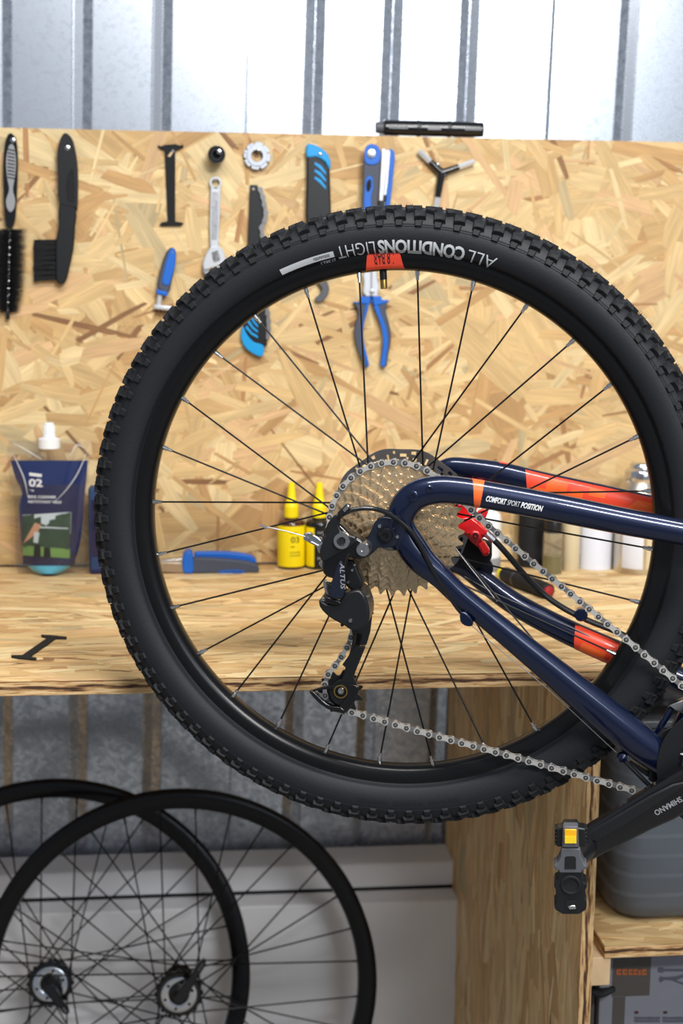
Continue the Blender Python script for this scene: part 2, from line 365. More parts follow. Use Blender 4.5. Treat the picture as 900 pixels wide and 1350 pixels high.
def strands(W, H, parent, cover=7, ang=None, seed=1, step=1.5e-5, Lm=.085, Wm=.020, tone=1.0, aspect=1.0, dark=.3):
    rnd = random.Random(seed); area_ = W*H; n = int(cover*area_/(Lm*Wm)); cell = .003
    gw, gh = int(W/cell)+2, int(H/cell)+2; G = np.zeros((gh, gw), np.int16)
    vs = []; fs = []; tint = []; uvs = []; wsum = sum(x[1] for x in PAL)
    vs += [(0, 0, 0), (W, 0, 0), (W, H, 0), (0, H, 0)]; fs.append((0, 1, 2, 3)); tint.append(lin(206, 160, 104)); uvs += [(0, 0), (W, 0), (W, H), (0, H)]
    for i in range(n):
        f = i/n
        l = Lm*rnd.lognormvariate(0, .4)*aspect; wd = Wm*rnd.lognormvariate(0, .6)
        if f > .88: wd *= rnd.uniform(.25, .8); l *= .8
        a = ang(rnd); cx, cy = rnd.uniform(0, W), rnd.uniform(0, H); c, s_ = math.cos(a), math.sin(a)
        e = [rnd.uniform(-.22, .22) for _ in range(4)]; k = rnd.uniform(.6, 1)
        loc = [(-l/2+e[0]*wd, -wd/2*k), (-l*.2, -wd/2), (l*.25, -wd/2*rnd.uniform(.85, 1)), (l/2+e[1]*wd*2, -wd/2*rnd.uniform(.3, .9)), (l/2+e[2]*wd*2, wd/2*rnd.uniform(.3, .9)),
               (l*.2, wd/2), (-l*.25, wd/2*rnd.uniform(.85, 1)), (-l/2+e[3]*wd*2, wd/2*k)]
        off = rnd.uniform(0, 50)
        poly = clip_rect([(cx+x*c-y*s_, cy+x*s_+y*c, x+off, y+off) for x, y in loc], W, H)
        if len(poly) < 3: continue
        xs = [p[0] for p in poly]; ys = [p[1] for p in poly]
        i0, i1 = int(min(xs)/cell), int(max(xs)/cell)+1; j0, j1 = int(min(ys)/cell), int(max(ys)/cell)+1
        X, Y = np.meshgrid((np.arange(i0, i1+1))*cell, (np.arange(j0, j1+1))*cell)
        u = (X-cx)*c+(Y-cy)*s_; v = -(X-cx)*s_+(Y-cy)*c
        msk = (np.abs(u) < l/2+.6*wd*.22*2+cell) & (np.abs(v) < wd/2+cell)
        sub = G[j0:j1+1, i0:i1+1]; msk = msk[:sub.shape[0], :sub.shape[1]]
        if not msk.any(): continue
        lev = int(sub[msk].max())+1; sub[msk] = lev
        r = rnd.random()*wsum
        for col, wt in PAL:
            r -= wt
            if r <= 0: break
        if wd > .012 and col in (PAL[6][0], PAL[7][0]): col = PAL[4][0]
        if wd < .010 and rnd.random() < dark: col = rnd.choice([PAL[6][0], PAL[7][0], PAL[4][0]])
        q = rnd.uniform(.9, 1.08)*tone; col = (col[0]*.97, col[1]*1.0, col[2]*.90)
        k0 = len(vs); vs += [(p[0], p[1], lev*step) for p in poly]; fs.append(tuple(range(k0, k0+len(poly)))); tint.append((col[0]*q, col[1]*q, col[2]*q, 1))
        uvs += [(p[2], p[3]) for p in poly]
    me = bpy.data.meshes.new('strands'); me.from_pydata(vs, [], fs); me.update()
    at = me.attributes.new('tint', 'FLOAT_COLOR', 'FACE'); at.data.foreach_set('color', np.array(tint, np.float32).ravel())
    uv = me.uv_layers.new(name='UVMap'); uv.data.foreach_set('uv', np.array(uvs, np.float32).ravel())
    me.materials.append(OSB)
    o = bpy.data.objects.new('strands', me); link(o, parent); o['kind'] = 'stuff'
    return o
def board(name, parent, M, W, H, T, seed, ang, sides=(1,), **kw):   # local: x 0..W, y 0..H, front face z = 0, thickness behind
    o = MB().box((0, 0, -T), (W, H, -.0003)).build(name, CORE, parent, bevel=.0008)
    o.matrix_local = M
    s = strands(W, H, o, seed=seed, ang=ang, **kw); s.location = (0, 0, 0)
    return o
RX90 = Matrix.Rotation(PI/2, 4, 'X')              # local y up, local z towards the room

# ------------------------------------------------------------------ the setting
flo = MB().box((-3.5, -4.5, -.1), (4.5, YW+.3, 0)).build('floor', CONC); flo['kind'] = 'structure'
flo['label'] = 'grey concrete workshop floor'; flo['category'] = 'floor'
wall = thing('wall_back', 'corrugated galvanised steel wall behind the chipboard workbench', 'wall', (0, YW, 0), kind='structure')
lean = math.radians(-1.4)
def sheet(px_seam0, npan, k, tilt):
    # one steel sheet from one seam to the next; seams and grooves measured at the height of the picture's top
    pitch = .1405; Wd = npan*pitch; dep = .024; prof = [(0, .0035), (.004, .004)]
    for i in range(npan):
        x0 = i*pitch
        if i: prof += [(x0-.0185, .004), (x0-.0170, .0052), (x0-.0150, .0045), (x0-.0005, -.0015), (x0+.0005, -.0015), (x0+.0150, .0050), (x0+.0165, .0056), (x0+.0180, .004)]
    prof += [(Wd+.010, .004), (Wd+.012, .0065), (Wd+.012, .0005)]
    mb = MB(); H0, H1 = -.05, 3.2; n = len(prof)
    mb.add([(x, -y, H0) for x, y in prof]+[(x, -y, H1) for x, y in prof], [(i, i+1, n+i+1, n+i) for i in range(n-1)])
    o = mb.build('steel_sheet', GALV, wall, sharp=20)
    for p in o.data.polygons: p.use_smooth = False
    so = o.modifiers.new('solid', 'SOLIDIFY'); so.thickness = .0008; so.offset = 0
    zt = P(450, 90, YW)[2]; x = P(px_seam0, 90, YW)[0]
    # leaning about the height of the picture's top, turned a little so that each sheet catches the daylight differently
    o.matrix_local = Matrix.Translation((x, -.0015*k, zt)) @ Matrix.Rotation(-lean, 4, 'Y') @ Matrix.Rotation(tilt, 4, 'Z') @ Matrix.Translation((0, 0, -zt))
for k, (s0, t) in enumerate(((-937, 0), (-521, .0), (-104, -.006), (311, .0), (727, .02), (1143, 0.0), (1559, 0), (1975, 0))):
    sheet(s0, 4, k % 2, t)

# foam boards along the foot of the wall
def z_of(py, Y, px=450): return P(px, py, Y)[2]
zu = z_of(1117, YW-.03); yu = PZ(450, 1140, zu)[1]; zb = z_of(1172, yu)
yl = PZ(450, 1190, zb-.004)[1]
xr_u = P(600, 1150, yu)[0]; xr_l = P(607, 1200, yl)[0]
XFL = -1.02
def foam(label, x0, x1, y0, z0, z1, seed):
    rnd = random.Random(seed); mb = MB(); n = 26; rows = []
    o = MB().box((0, 0, 0), (x1-x0, YW-.026-y0, z1-z0)).build('foam_board', FOAM, None, bevel=.004)
    o.location = (x0, y0, z0); o['label'] = label; o['category'] = 'foam board'; o['group'] = 'white foam boards at the foot of the wall'
    return o
foam('narrow white foam board lying on the taller foam board along the steel wall', XFL, xr_u, yu, zb, zu, 1)
foam('tall white foam board standing on the floor behind the two bare wheels', XFL, xr_l, yl, 0, zb-.0055, 2)
st_ = MB().box((XFL, yu+.001, zb-.0052), (xr_u-.002, YW-.05, zb-.0004)).build('gap_shade_strip', BLKM, None)  # black strip added to paint the shade in the gap between the boards
st_['label'] = 'thin black strip painting the dark gap between the two white foam boards'; st_['category'] = 'strip'

# ------------------------------------------------------------------ workbench
bench = thing('workbench', 'chipboard workbench with a tool backboard, side panels and a low shelf', 'workbench', (0, YF, 0))
BI = Matrix.Translation((0, -YF, 0))
XL, XR = -1.05, 1.55
ztop = P(450, 178, YB)[2]
board('worktop', bench, BI @ Matrix.Translation((XL, YF, BZ)), XR-XL, YB-YF+SH, SH, 11, lambda r: r.gauss(0, .28), cover=7, Lm=.10, Wm=.018, tone=1.2, dark=.08)
board('backboard', bench, BI @ Matrix.Translation((XL, YB, BZ+.006)) @ RX90, XR-XL, ztop-BZ-.006, SH, 5,
      lambda r: r.gauss(-.1, .75) if r.random() < .7 else r.uniform(0, PI), cover=7, Lm=.10, Wm=.020)
xu = P(767, 1200, YF+.006)[0]                      # left face of the upright by its front edge
_f = MB().box((0, 0, 0), (.002, .002, .002))
RZY = Matrix(((0, 0, -1, 0), (-1, 0, 0, 0), (0, 1, 0, 0), (0, 0, 0, 1)))   # local x -> -y, local y -> z, local z -> -x
board('side_panel', bench, BI @ Matrix.Translation((xu, YW-.03, 0)) @ RZY, YW-.03-YF-.006, BZ-SH, SH, 7, lambda r: PI/2+r.gauss(0, .2), cover=6, Lm=.13, Wm=.028, tone=1.3, dark=.12)
board('side_panel', bench, BI @ Matrix.Translation((XL+.02, YW-.03, 0)) @ RZY, YW-.03-YF-.006, BZ-SH, SH, 8, lambda r: PI/2+r.gauss(0, .2), cover=3, Lm=.11, Wm=.016)
board('side_panel', bench, BI @ Matrix.Translation((XR-.02, YW-.03, 0)) @ RZY, YW-.03-YF-.006, BZ-SH, SH, 9, lambda r: PI/2+r.gauss(0, .2), cover=3, Lm=.11, Wm=.016)
YS = YF+.045
zs = P(850, 1246, YS)[2]; xs0 = P(797, 1250, YS)[0]
board('shelf', bench, BI @ Matrix.Translation((xs0, YS, zs)), XR-.06-xs0, .5, SH, 12, lambda r: r.gauss(0, .25), cover=5, Lm=.10, Wm=.016)
zb1 = zs-SH; zb0 = P(790, 1299, YS+.005)[2]; xb1 = P(804, 1280, YS+.005)[0]
o = MB().box((xu+SH+.0005, YS+.004, zb0), (xb1, YW-.06, zb1-.0005)).build('batten', LUMBER, bench, bevel=.001); o.location = (0, -YF, 0)

# ------------------------------------------------------------------ tools on the backboard
class Tool:
    """A tool hung on the board: its Empty sits at the picture point (cx, cy) on the board face, x right, y up, z into the room."""
    def __init__(s, name, label, cat, cx, cy, gap=.003, group=None):
        p = P(cx, cy, YB-gap); s.o = p; s.gap = gap
        s.e = thing(name, label, cat, tuple(p), RX90, group)
    def L(s, pts, z=0):
        out = []
        for a, b in pts:
            q = P(a, b, YB-s.gap-z); out.append((q[0]-s.o[0], q[2]-s.o[2]))
        return out
    def p3(s, a, b, z): q = s.L([(a, b)], z)[0]; return Vector((q[0], q[1], z))
    def part(s, name, pts, z0, z1, m, smooth=0, bevel=.0012, parent=None, taper=1.0):
        q = s.L(pts, (z0+z1)/2)
        if smooth: q = sm(q, smooth)
        return MB().prism(q, z0, z1, taper).build(name, m, parent or s.e, bevel=bevel)
    def rpx(s, r): return r*(YB*math.cos(psi))/FPX*1.0
def screw(px, py, out=.012, r=.0032):
    p = P(px, py, YB-out)
    o = MB().lathe([(r*.45, -.02), (r*.45, out-.002), (r, out-.0016), (r, out), (r*.6, out+.0008), (0, out+.0008)], 14).build('screw', NIP, bench)
    q = P(px, py, YB); o.matrix_local = BI @ Matrix.Translation((p[0], YB, p[2])) @ RX90
rnd = random.Random(3)

# bottle brush
t = Tool('wheel_brush', 'round bristled black cleaning brush with a grey and black handle', 'brush', 14, 300)
t.part('handle', [(12, 177), (17, 177), (22, 186), (24, 210), (23, 250), (21, 285), (17, 300), (10, 300), (7, 288), (5, 250), (5, 210), (8, 186)], 0, .014, BLKG, 3, .003)
t.part('grip_inlay', [(12, 192), (18, 192), (21, 210), (20, 232), (17, 250), (20, 263), (19, 274), (14, 280), (9, 274), (8, 263), (12, 250), (9, 232), (8, 210)], .013, .0165, LGREY, 3, .0008)
for i in range(9):
    y = 196+i*4.6; t.part('grip_rib', [(10, y), (19.5, y+2), (19.5, y+3.6), (10, y+1.6)], .0160, .0172, BLK, 0, .0003)
pts = [t.p3(13.5-(y-300)*.025, y, 0)for y in np.linspace(296, 420, 90)]
for ph in (0, PI):
    MB().tube([V(p.x+.0016*math.cos(i*.9+ph), p.y, .007+.0016*math.sin(i*.9+ph)) for i, p in enumerate(pts)], .0013, 6).build('twisted_wire', STEEL, t.e)
mb = MB()
for i in range(5200):
    f = rnd.random(); y = 303+108*f; c = t.p3(13-(y-300)*.025, y, .007); a = rnd.uniform(0, 2*PI)
    rr = (.031-.008*max(0, (f-.55)/.45))*rnd.uniform(.82, 1.05); dy = rnd.uniform(-.004, .004)
    z1 = .007+math.sin(a)*rr
    if z1 < 0: z1 = abs(z1)*.12
    q = V(c.x+math.cos(a)*rr, c.y+dy, z1); d = V(0, .00028, 0)
    mb.add([c+d, c-d, q], [(0, 1, 2)])
bo = mb.build('bristles', BLKM, t.e); bo['kind'] = 'stuff'
t.part('tip', [(8, 412), (13, 412), (13, 421), (8, 421)], .003, .010, BLK, 0, .001)
screw(17, 185, .02, .004)

# flat scrubbing brush
t = Tool('scrub_brush', 'flat black scrubbing brush with a bent handle and side bristles', 'brush', 84, 280)
t.part('handle', [(84, 177), (91, 178), (97, 188), (102, 215), (103, 245), (102, 275), (99, 273), (79, 267), (77, 235), (76, 208), (78, 190)], 0, .016, BLK, 3, .004)
t.part('head', [(79, 266), (100, 274), (99, 300), (97, 328), (91, 356), (86, 373), (75, 372), (74, 345), (74, 318), (78, 300)], .001, .015, BLK, 2, .002)
mb = MB()
for r_ in range(8):
    for c_ in range(3):
        y = 319+r_*6.8; p = t.p3(76, y, 0); q = t.p3(45+rnd.uniform(-1, 1), y+1, 0)
        for k in range(26):
            j = V(0, rnd.uniform(-.0035, .0035), .003+c_*.0035+rnd.uniform(-.001, .001)); j2 = V(0, rnd.uniform(-.0045, .0045), j.z)
            a = V(p.x, p.y+j.y, j.z); b = V(q.x+rnd.uniform(0, .002), q.y+j2.y, j2.z); d = V(0, .0004, 0)
            mb.add([a-d, a+d, b+d, b-d], [(0, 1, 2, 3)])
bo = mb.build('bristles', BLKM, t.e); bo['kind'] = 'stuff'
t.part('grip_panel', [(93, 224), (97, 226), (98, 262), (95, 266), (89, 262), (88, 238)], .0155, .0168, BLKM, 3, .0005)
screw(89, 195, .019, .0042)

# chain gauge
def gauge_pts(): return [(208, 191), (212, 193), (218, 191), (231, 190), (238, 192), (241, 190), (242, 194), (236, 197), (231, 198), (231, 292), (239, 293), (242, 295), (238, 298), (214, 298), (210, 296), (213, 293), (221, 292), (217, 198), (209, 195)]
t = Tool('chain_gauge', 'black steel chain wear gauge hung on the backboard', 'gauge', 225, 245, group='chain wear gauges')
t.part('body', gauge_pts(), 0, .003, BLKM, 0, .0004)
t.part('slot', [(226, 199), (229, 200), (224, 207), (221, 206)], .0025, .0033, LUMBER, 0, 0)
screw(228, 199, .007, .0026)

# socket
t = Tool('socket', 'short black socket hung between gauge and notched ring', 'socket', 285, 206)
r = t.rpx(11.3)
MB().lathe([(r*.62, .004), (r*.62, .030), (r*.7, .032), (r*.93, .032), (r, .030), (r, .016), (r*.9, .014), (r*.9, 0), (0, 0)], 28).build('body', BLKG, t.e)
MB().ring(circ(0, 0, r*.63, 12), [(x, y) for i, (x, y) in enumerate(circ(0, 0, r*.5, 12))], .006, .0305).build('spline', BLK, t.e)
screw(289, 200, .034, .004)

# notched ring (spoke key)
t = Tool('spoke_wrench', 'round notched grey metal spoke wrench hung on the backboard', 'wrench', 338.5, 206)
r = t.rpx(17.5); n = 96; outer = []
for i in range(n):
    a = 2*PI*i/n; ph = (i % 12)/12
    outer.append(((r*(.86 if ph < .17 else 1))*math.cos(a+.2), (r*(.86 if ph < .17 else 1))*math.sin(a+.2)))
MB().ring(outer, circ(0, 0, r*.42, n), 0, .007).build('body', mat('cast_grey', (178, 184, 194), .42, .6, noise=.1), t.e, bevel=.0008)
MB().ring(circ(0, 0, r*.74, n), circ(0, 0, r*.42, n), .006, .0088).build('rim', MATS['cast_grey'], t.e, bevel=.0006)
for i in range(8):
    a = 2*PI*i/8+.45
    MB().prism([(r*.98*math.cos(a+d), r*.98*math.sin(a+d)) for d in (-.12, .12)]+[(r*.7*math.cos(a+d), r*.7*math.sin(a+d)) for d in (.1, -.1)], .0065, .0082).build('lug', MATS['cast_grey'], t.e)
screw(341, 198, .012, .003)

# adjustable wrench
t = Tool('adjustable_wrench', 'chrome adjustable wrench hung jaws down on the backboard', 'wrench', 283, 300)
MB().ring(t.L(circ(284, 241.5, 8.4, 32)), t.L(circ(284, 241.5, 5.2, 32)), 0, .008).build('hang_ring', SATIN, t.e, bevel=.001)
t.part('handle', [(277.5, 246), (290.5, 246), (290, 280), (288, 322), (291, 332), (277, 334), (276, 300)], 0, .008, SATIN, 0, .0018)
t.part('handle_panel', [(280, 253), (288, 253), (287, 290), (285.5, 316), (279, 316), (279, 290)], .0076, .0086, STEEL, 0, .0004)
t.part('head', [(277, 326), (290, 325), (295, 333), (298, 342), (296, 349), (283, 352), (270, 356), (267, 350), (269, 341)], -.001, .0105, SATIN, 2, .0018)
t.part('fixed_jaw', [(267, 349), (276, 352), (275, 362), (279, 372), (272, 366), (267, 358)], 0, .0095, STEEL, 0, .001)
t.part('moving_jaw', [(281, 349), (298, 342), (299, 349), (290, 356), (286, 366), (280, 358)], .001, .009, STEEL, 0, .001)
t.part('worm_window', [(279, 333), (287, 330), (290, 341), (281, 344)], .010, .0112, GREY, 0, 0)
for i in range(5):
    y = 333+i*2.4; t.part('worm_thread', [(280+i*.4, y+1.5), (288+i*.4, y-1), (288.3+i*.4, y+.4), (280.3+i*.4, y+2.9)], .0108, .0125, STEEL, 0, .0003)
screw(284, 236, .010, .0028)

# chain whip
t = Tool('chain_whip', 'black chain whip with a cyan tipped handle hanging low', 'chain whip', 340, 350)
t.part('bar', [(329.5, 244), (339, 244), (346, 262), (347, 330), (350, 400), (352, 455), (340, 461), (327, 440), (326, 330)], 0, .005, BLK, 0, .0006)
t.part('grip', [(331, 408), (350, 404), (351, 440), (350, 456), (334, 452), (322, 438), (320, 425)], -.001, .010, BLK, 0, .002)
t.part('grip_tip', [(320, 430), (326, 442), (335, 451), (347, 455), (347, 467), (343, 470), (333, 466), (323, 458), (318, 447), (318, 436)], -.001, .0105, CYAN, 2, .002)
for i in range(3):
    a = i*7
    t.part('grip_stripe', [(323+i*3, 432-a), (331+i*2, 441-a), (340, 446-a), (340, 443-a), (332+i*2, 438-a), (325+i*3, 429-a)], .0100, .0112, CYAN, 0, .0003)
def small_link(par, a, b, k):
    mid = (a+b)/2; d = b-a; ang = math.atan2(d.y, d.x); h = d.length/2; r_ = .0042
    pl = [(-h+r_*math.cos(x), r_*math.sin(x)) for x in np.linspace(PI/2, 3*PI/2, 8)]+[(0, -r_*.62)]+[(h+r_*math.cos(x), r_*math.sin(x)) for x in np.linspace(-PI/2, PI/2, 8)]+[(0, r_*.62)]
    z = .0032 if k % 2 else .0021
    m = MB().prism(pl, z, z+.001).prism(pl, -z-.001, -z)
    if k % 2: m.lathe([(.002, -.0045), (.002, .0045)], 10, (-h, 0, 0)).lathe([(.002, -.0045), (.002, .0045)], 10, (h, 0, 0))
    o = m.build('chain_link', CHAIND, par); o.location = mid; o.rotation_euler = (0, 0, ang)
pth = cr_open([(343, 250), (347, 262), (349, 275), (351, 286), (346, 296), (344, 305), (348, 316), (352, 326), (352, 345), (351, 365), (350, 390), (352, 408), (354, 425), (353, 440), (351, 450)], 8)
pth = [t.p3(a, b, .006) for a, b in pth]
def resample(path, pitch):
    out = [path[0]]; acc = path[0]
    i = 1
    while i < len(path):
        d = (path[i]-acc).length
        if d < pitch: i += 1; continue
        p0 = path[i-1] if (path[i-1]-acc).length < pitch else acc
        lo, hi = 0., 1.
        for _ in range(24):
            mdl = (lo+hi)/2
            if (p0.lerp(path[i], mdl)-acc).length < pitch: lo = mdl
            else: hi = mdl
        acc = p0.lerp(path[i], hi); out.append(acc)
    return out
jp = resample(pth, .0127)
for k in range(len(jp)-1): small_link(t.e, jp[k], jp[k+1], k)
screw(334, 249, .010, .0028)

# handled hook tool with cyan butt
t = Tool('lockring_tool', 'black handled hook tool with a cyan butt end', 'hook tool', 420, 290)
t.part('handle', [(404, 207), (415, 205), (427, 212), (434, 222), (435, 250), (436, 280), (434, 330), (406, 330), (403, 280), (404, 240)], 0, .012, BLK, 0, .0025)
t.part('butt', [(404, 192), (408, 190), (418, 193), (429, 201), (435, 212), (434, 225), (428, 214), (416, 207), (404, 208)], -.0005, .0125, CYAN, 2, .002)
for i in range(3):
    y = i*9.5
    t.part('grip_stripe', [(415, 213.5+y), (423, 218+y), (429.5, 227+y), (429.5, 231+y), (421, 222+y), (414, 216.5+y)], .0118, .0130, CYAN, 0, .0004)
t.part('shank', [(410, 328), (430, 328), (428, 360), (432, 374), (434, 382), (430, 392), (423, 398), (416, 397), (415, 393), (421, 388), (424, 380), (419, 374), (412, 360)], .002, .009, GREY, 2, .0015)
screw(422, 203, .016, .003)

# folding multi tool
t = Tool('multi_tool', 'blue and grey folding tool with steel blades on the backboard', 'multi-tool', 497, 240)
t.part('front_plate', [(481, 196), (485, 191), (492, 190), (499, 194), (502, 203), (500, 235), (497, 275), (495, 300), (477, 300), (477, 260), (479, 215)], .016, .021, SLATE, 0, .0015)
t.part('top_cap', [(481, 197), (485, 191), (492, 190), (499, 194), (502, 203), (500, 213), (494, 217), (485, 217), (480, 211)], .0205, .023, BLUE, 2, .001)
MB().lathe([(t.rpx(5.5), .0225), (t.rpx(5.5), .0245), (t.rpx(3), .025), (0, .025)], 20, (t.L([(489, 203)], .02)[0]+(0,))).build('pivot', STEEL, t.e)
t.part('inset', [(482, 236), (486, 231), (491, 234), (492, 248), (489, 258), (490, 290), (479, 290), (480, 255)], .0205, .022, BLUE, 0, .0008)
t.part('finger_hole', [(483.5, 240), (488.5, 236), (489, 246), (486, 253), (483, 250)], .0218, .0228, BLKM, 2, .0003)
t.part('blade', [(503, 196), (508, 197), (508, 230), (504, 265), (499, 265), (501, 230)], .006, .017, SATIN, 0, .001)
t.part('blade', [(508, 198), (514, 199), (511, 240), (506, 275), (503, 275), (508, 230)], .004, .013, SATIN, 0, .001)
t.part('hex_key', [(499, 258), (508, 257), (509, 262), (506, 268), (506, 290), (499, 290)], .004, .015, BLKG, 0, .001)
t.part('rear_plate', [(511, 199), (515, 196), (519, 200), (520, 208), (517, 240), (513, 275), (511, 300), (505, 300), (508, 262), (512, 230)], 0, .009, BLUE, 0, .0015)
screw(489, 200, .026, .0022)

# three-way hex wrench
t = Tool('y_wrench', 'three-armed black hex wrench with chrome tips', 'hex wrench', 583, 226)
MB().prism(sm(t.L([(576, 216), (583, 222), (591, 222), (590, 229), (586, 234), (580, 234), (578, 228), (573, 222)], .006), 3), .002, .011).build('hub', BLKG, t.e, bevel=.002)
c = t.p3(582, 228, .0065)
for nm, (a, b) in (('arm', (552, 199)), ('arm', (625, 213)), ('arm', (572, 290))):
    e = t.p3(a, b, .0065)
    MB().tube([c, c.lerp(e, .52)], [t.rpx(5), t.rpx(4)], 14).build('arm', BLKG, t.e)
    MB().tube([c.lerp(e, .48), e], t.rpx(4), 6).build('hex_tip', SATIN, t.e)
screw(583, 236, .012, .0025); screw(577, 216, .012, .0025)

# pliers on the board
t = Tool('pliers', 'combination pliers with blue and grey grips hung jaws up', 'pliers', 490, 400, group='blue and grey pliers')
S = 7.94; cp = lambda pts: crop(440, 330, S, pts)
t.part('jaw', cp([(300, 260), (320, 200), (350, 60), (385, 40), (385, 330), (385, 480), (330, 490), (300, 430), (310, 330)]), .001, .012, SATIN, 0, .002)
t.part('jaw', cp([(390, 40), (420, 60), (440, 200), (460, 330), (478, 380), (460, 440), (460, 490), (385, 480), (388, 330)]), .001, .012, SATIN, 0, .002)
MB().lathe([(t.rpx(3.4), .011), (t.rpx(3.4), .0135), (0, .0138)], 20, t.L(cp([(390, 430)]))[0]+(0,)).build('pivot', STEEL, t.e)
t.part('collar', cp([(285, 475), (330, 490), (384, 485), (375, 560), (330, 570), (205, 555), (200, 535), (265, 545), (275, 510)]), 0, .013, BLUE, 0, .002)
t.part('collar', cp([(395, 485), (440, 480), (490, 480), (500, 520), (575, 520), (570, 545), (470, 575), (420, 590), (405, 560)]), 0, .013, BLUE, 0, .002)
t.part('grip', cp([(215, 555), (330, 570), (365, 560), (335, 680), (300, 800), (290, 900), (310, 1000), (345, 1110), (365, 1200), (340, 1230), (310, 1220), (280, 1120), (235, 1000), (213, 870), (225, 770), (255, 680), (245, 610)]), .001, .012, SLATE, 2, .002)
t.part('grip_stripe', cp([(335, 575), (365, 570), (330, 700), (312, 800), (306, 900), (322, 1000), (350, 1110), (365, 1195), (345, 1225), (320, 1110), (292, 1000), (285, 880), (300, 760)]), .0115, .0135, BLUE, 2, .001)
t.part('grip', cp([(420, 580), (470, 575), (545, 550), (540, 640), (570, 750), (595, 880), (585, 1000), (560, 1120), (550, 1210), (515, 1225), (485, 1200), (500, 1080), (515, 960), (505, 840), (470, 720), (430, 620)]), .001, .012, SLATE, 2, .002)
t.part('grip_stripe', cp([(420, 585), (465, 580), (490, 660), (530, 760), (560, 860), (565, 980), (550, 1100), (535, 1215), (500, 1215), (488, 1190), (505, 1070), (515, 960), (503, 840), (468, 720), (430, 630)]), .0115, .0135, BLUE, 2, .001)
screw(490, 398, .004, .003)

# small blue handled rake
t = Tool('groove_cleaner', 'small blue handled tool with a chrome T head', 'scraper', 217, 370)
t.part('grip', [(224, 327), (229, 327), (232, 333), (231, 350), (226, 372), (222, 386), (209, 382), (208, 370), (213, 350), (219, 333)], 0, .014, SLATE, 3, .003)
t.part('grip_inlay', [(226, 327), (231, 331), (231, 348), (226, 366), (222, 376), (214, 373), (216, 358), (221, 338)], .0135, .0155, BLUE, 3, .001)
t.part('collar', [(207, 381), (222, 385), (220, 391), (205, 387)], -.001, .0145, BLUE, 0, .002)
MB().tube([t.p3(211, 386, .007), t.p3(209, 402, .007)], t.rpx(3.2), 12).build('shank', SATIN, t.e)
t.part('head', [(203, 401), (229, 404), (226, 410), (202, 407)], .002, .013, SATIN, 0, .002)
for i in range(4):
    x = 205.5+i*5; t.part('tooth', [(x, 407), (x+2.6, 407.5), (x+2.4, 413), (x+.2, 412.5)], .004, .011, BLK, 0, .0006)
screw(227.5, 332, .018, .0022)

# ------------------------------------------------------------------ on top of the board and on the bench
p0, p1 = P(505, 176.5, YB+.006), P(638, 178, YB+.006)
t = thing('mini_pump', 'slim black hand pump lying along the top of the backboard', 'pump', (p0[0], YB+.009, ztop), (0, 0, 0))
Lp = p1[0]-p0[0]; rp = .0125
bz = rp+.0005+.0012
body = MB().lathe([(0, 0), (rp*.8, 0), (rp*.98, .003), (rp, .02), (rp*1.02, Lp*.5), (rp, Lp-.02), (rp*.92, Lp-.002), (0, Lp)], 28, (0, 0, bz), axis='x').build('barrel', BLKG, t)
MB().lathe([(0, -.012), (rp*.7, -.012), (rp*.75, .002)], 24, (0, 0, bz), axis='x').build('cap', GREY, t)
MB().lathe([(rp*1.04, Lp*.33), (rp*1.06, Lp*.34), (rp*1.06, Lp*.36), (rp*1.04, Lp*.37)], 24, (0, 0, bz), axis='x').build('band', BLK, t)
MB().lathe([(rp*1.04, Lp*.63), (rp*1.06, Lp*.64), (rp*1.06, Lp*.66), (rp*1.04, Lp*.67)], 24, (0, 0, bz), axis='x').build('band', BLK, t)
def cyl_patch(x0, x1, a0, a1, r):
    n = 6; vs = []
    for i in range(n+1):
        a = a0+(a1-a0)*i/n
        for x in (x0, x1): vs.append((x, -r*math.cos(a), bz+r*math.sin(a)))
    return MB().add(vs, [(2*i, 2*i+1, 2*i+3, 2*i+2) for i in range(n)])
cyl_patch(Lp*.43, Lp*.56, -.25, .30, rp*1.035).build('label_panel', LGREY, t)
for x0, x1, s_ in ((.05, .24, 8), (.80, .97, 8)):
    blocks_on('marking', s_, LGREY, t, lambda x, y, x0=x0, x1=x1: (Lp*(x0+(x1-x0)*x), -rp*1.03*math.cos(-.2+y*.45), bz+rp*1.03*math.sin(-.2+y*.45)))

# gauge lying on the bench
gp = [PZ(a, b, BZ+.0026) for a, b in crop(0, 700, 4.09, [(222, 562), (262, 563), (360, 573), (358, 582), (300, 582), (160, 680), (198, 686), (195, 693), (100, 688), (62, 680), (60, 672), (120, 672), (255, 578), (222, 570)])]
gc = np.mean(gp, 0)
t = thing('chain_gauge', 'black steel chain wear gauge lying flat on the worktop', 'gauge', (gc[0], gc[1], BZ+.0012), group='chain wear gauges')
MB().prism([(q[0]-gc[0], q[1]-gc[1]) for q in gp], .0002, .0024).build('body', BLKM, t, bevel=.0003)

ZB = BZ+.0012                                  # top of the strands
def on_bench(px, py): q = PZ(px, py, ZB); return q
def mpp(q): return np.dot(np.array(q)-CAM, FWD)/FPX   # metres for one picture pixel at a point

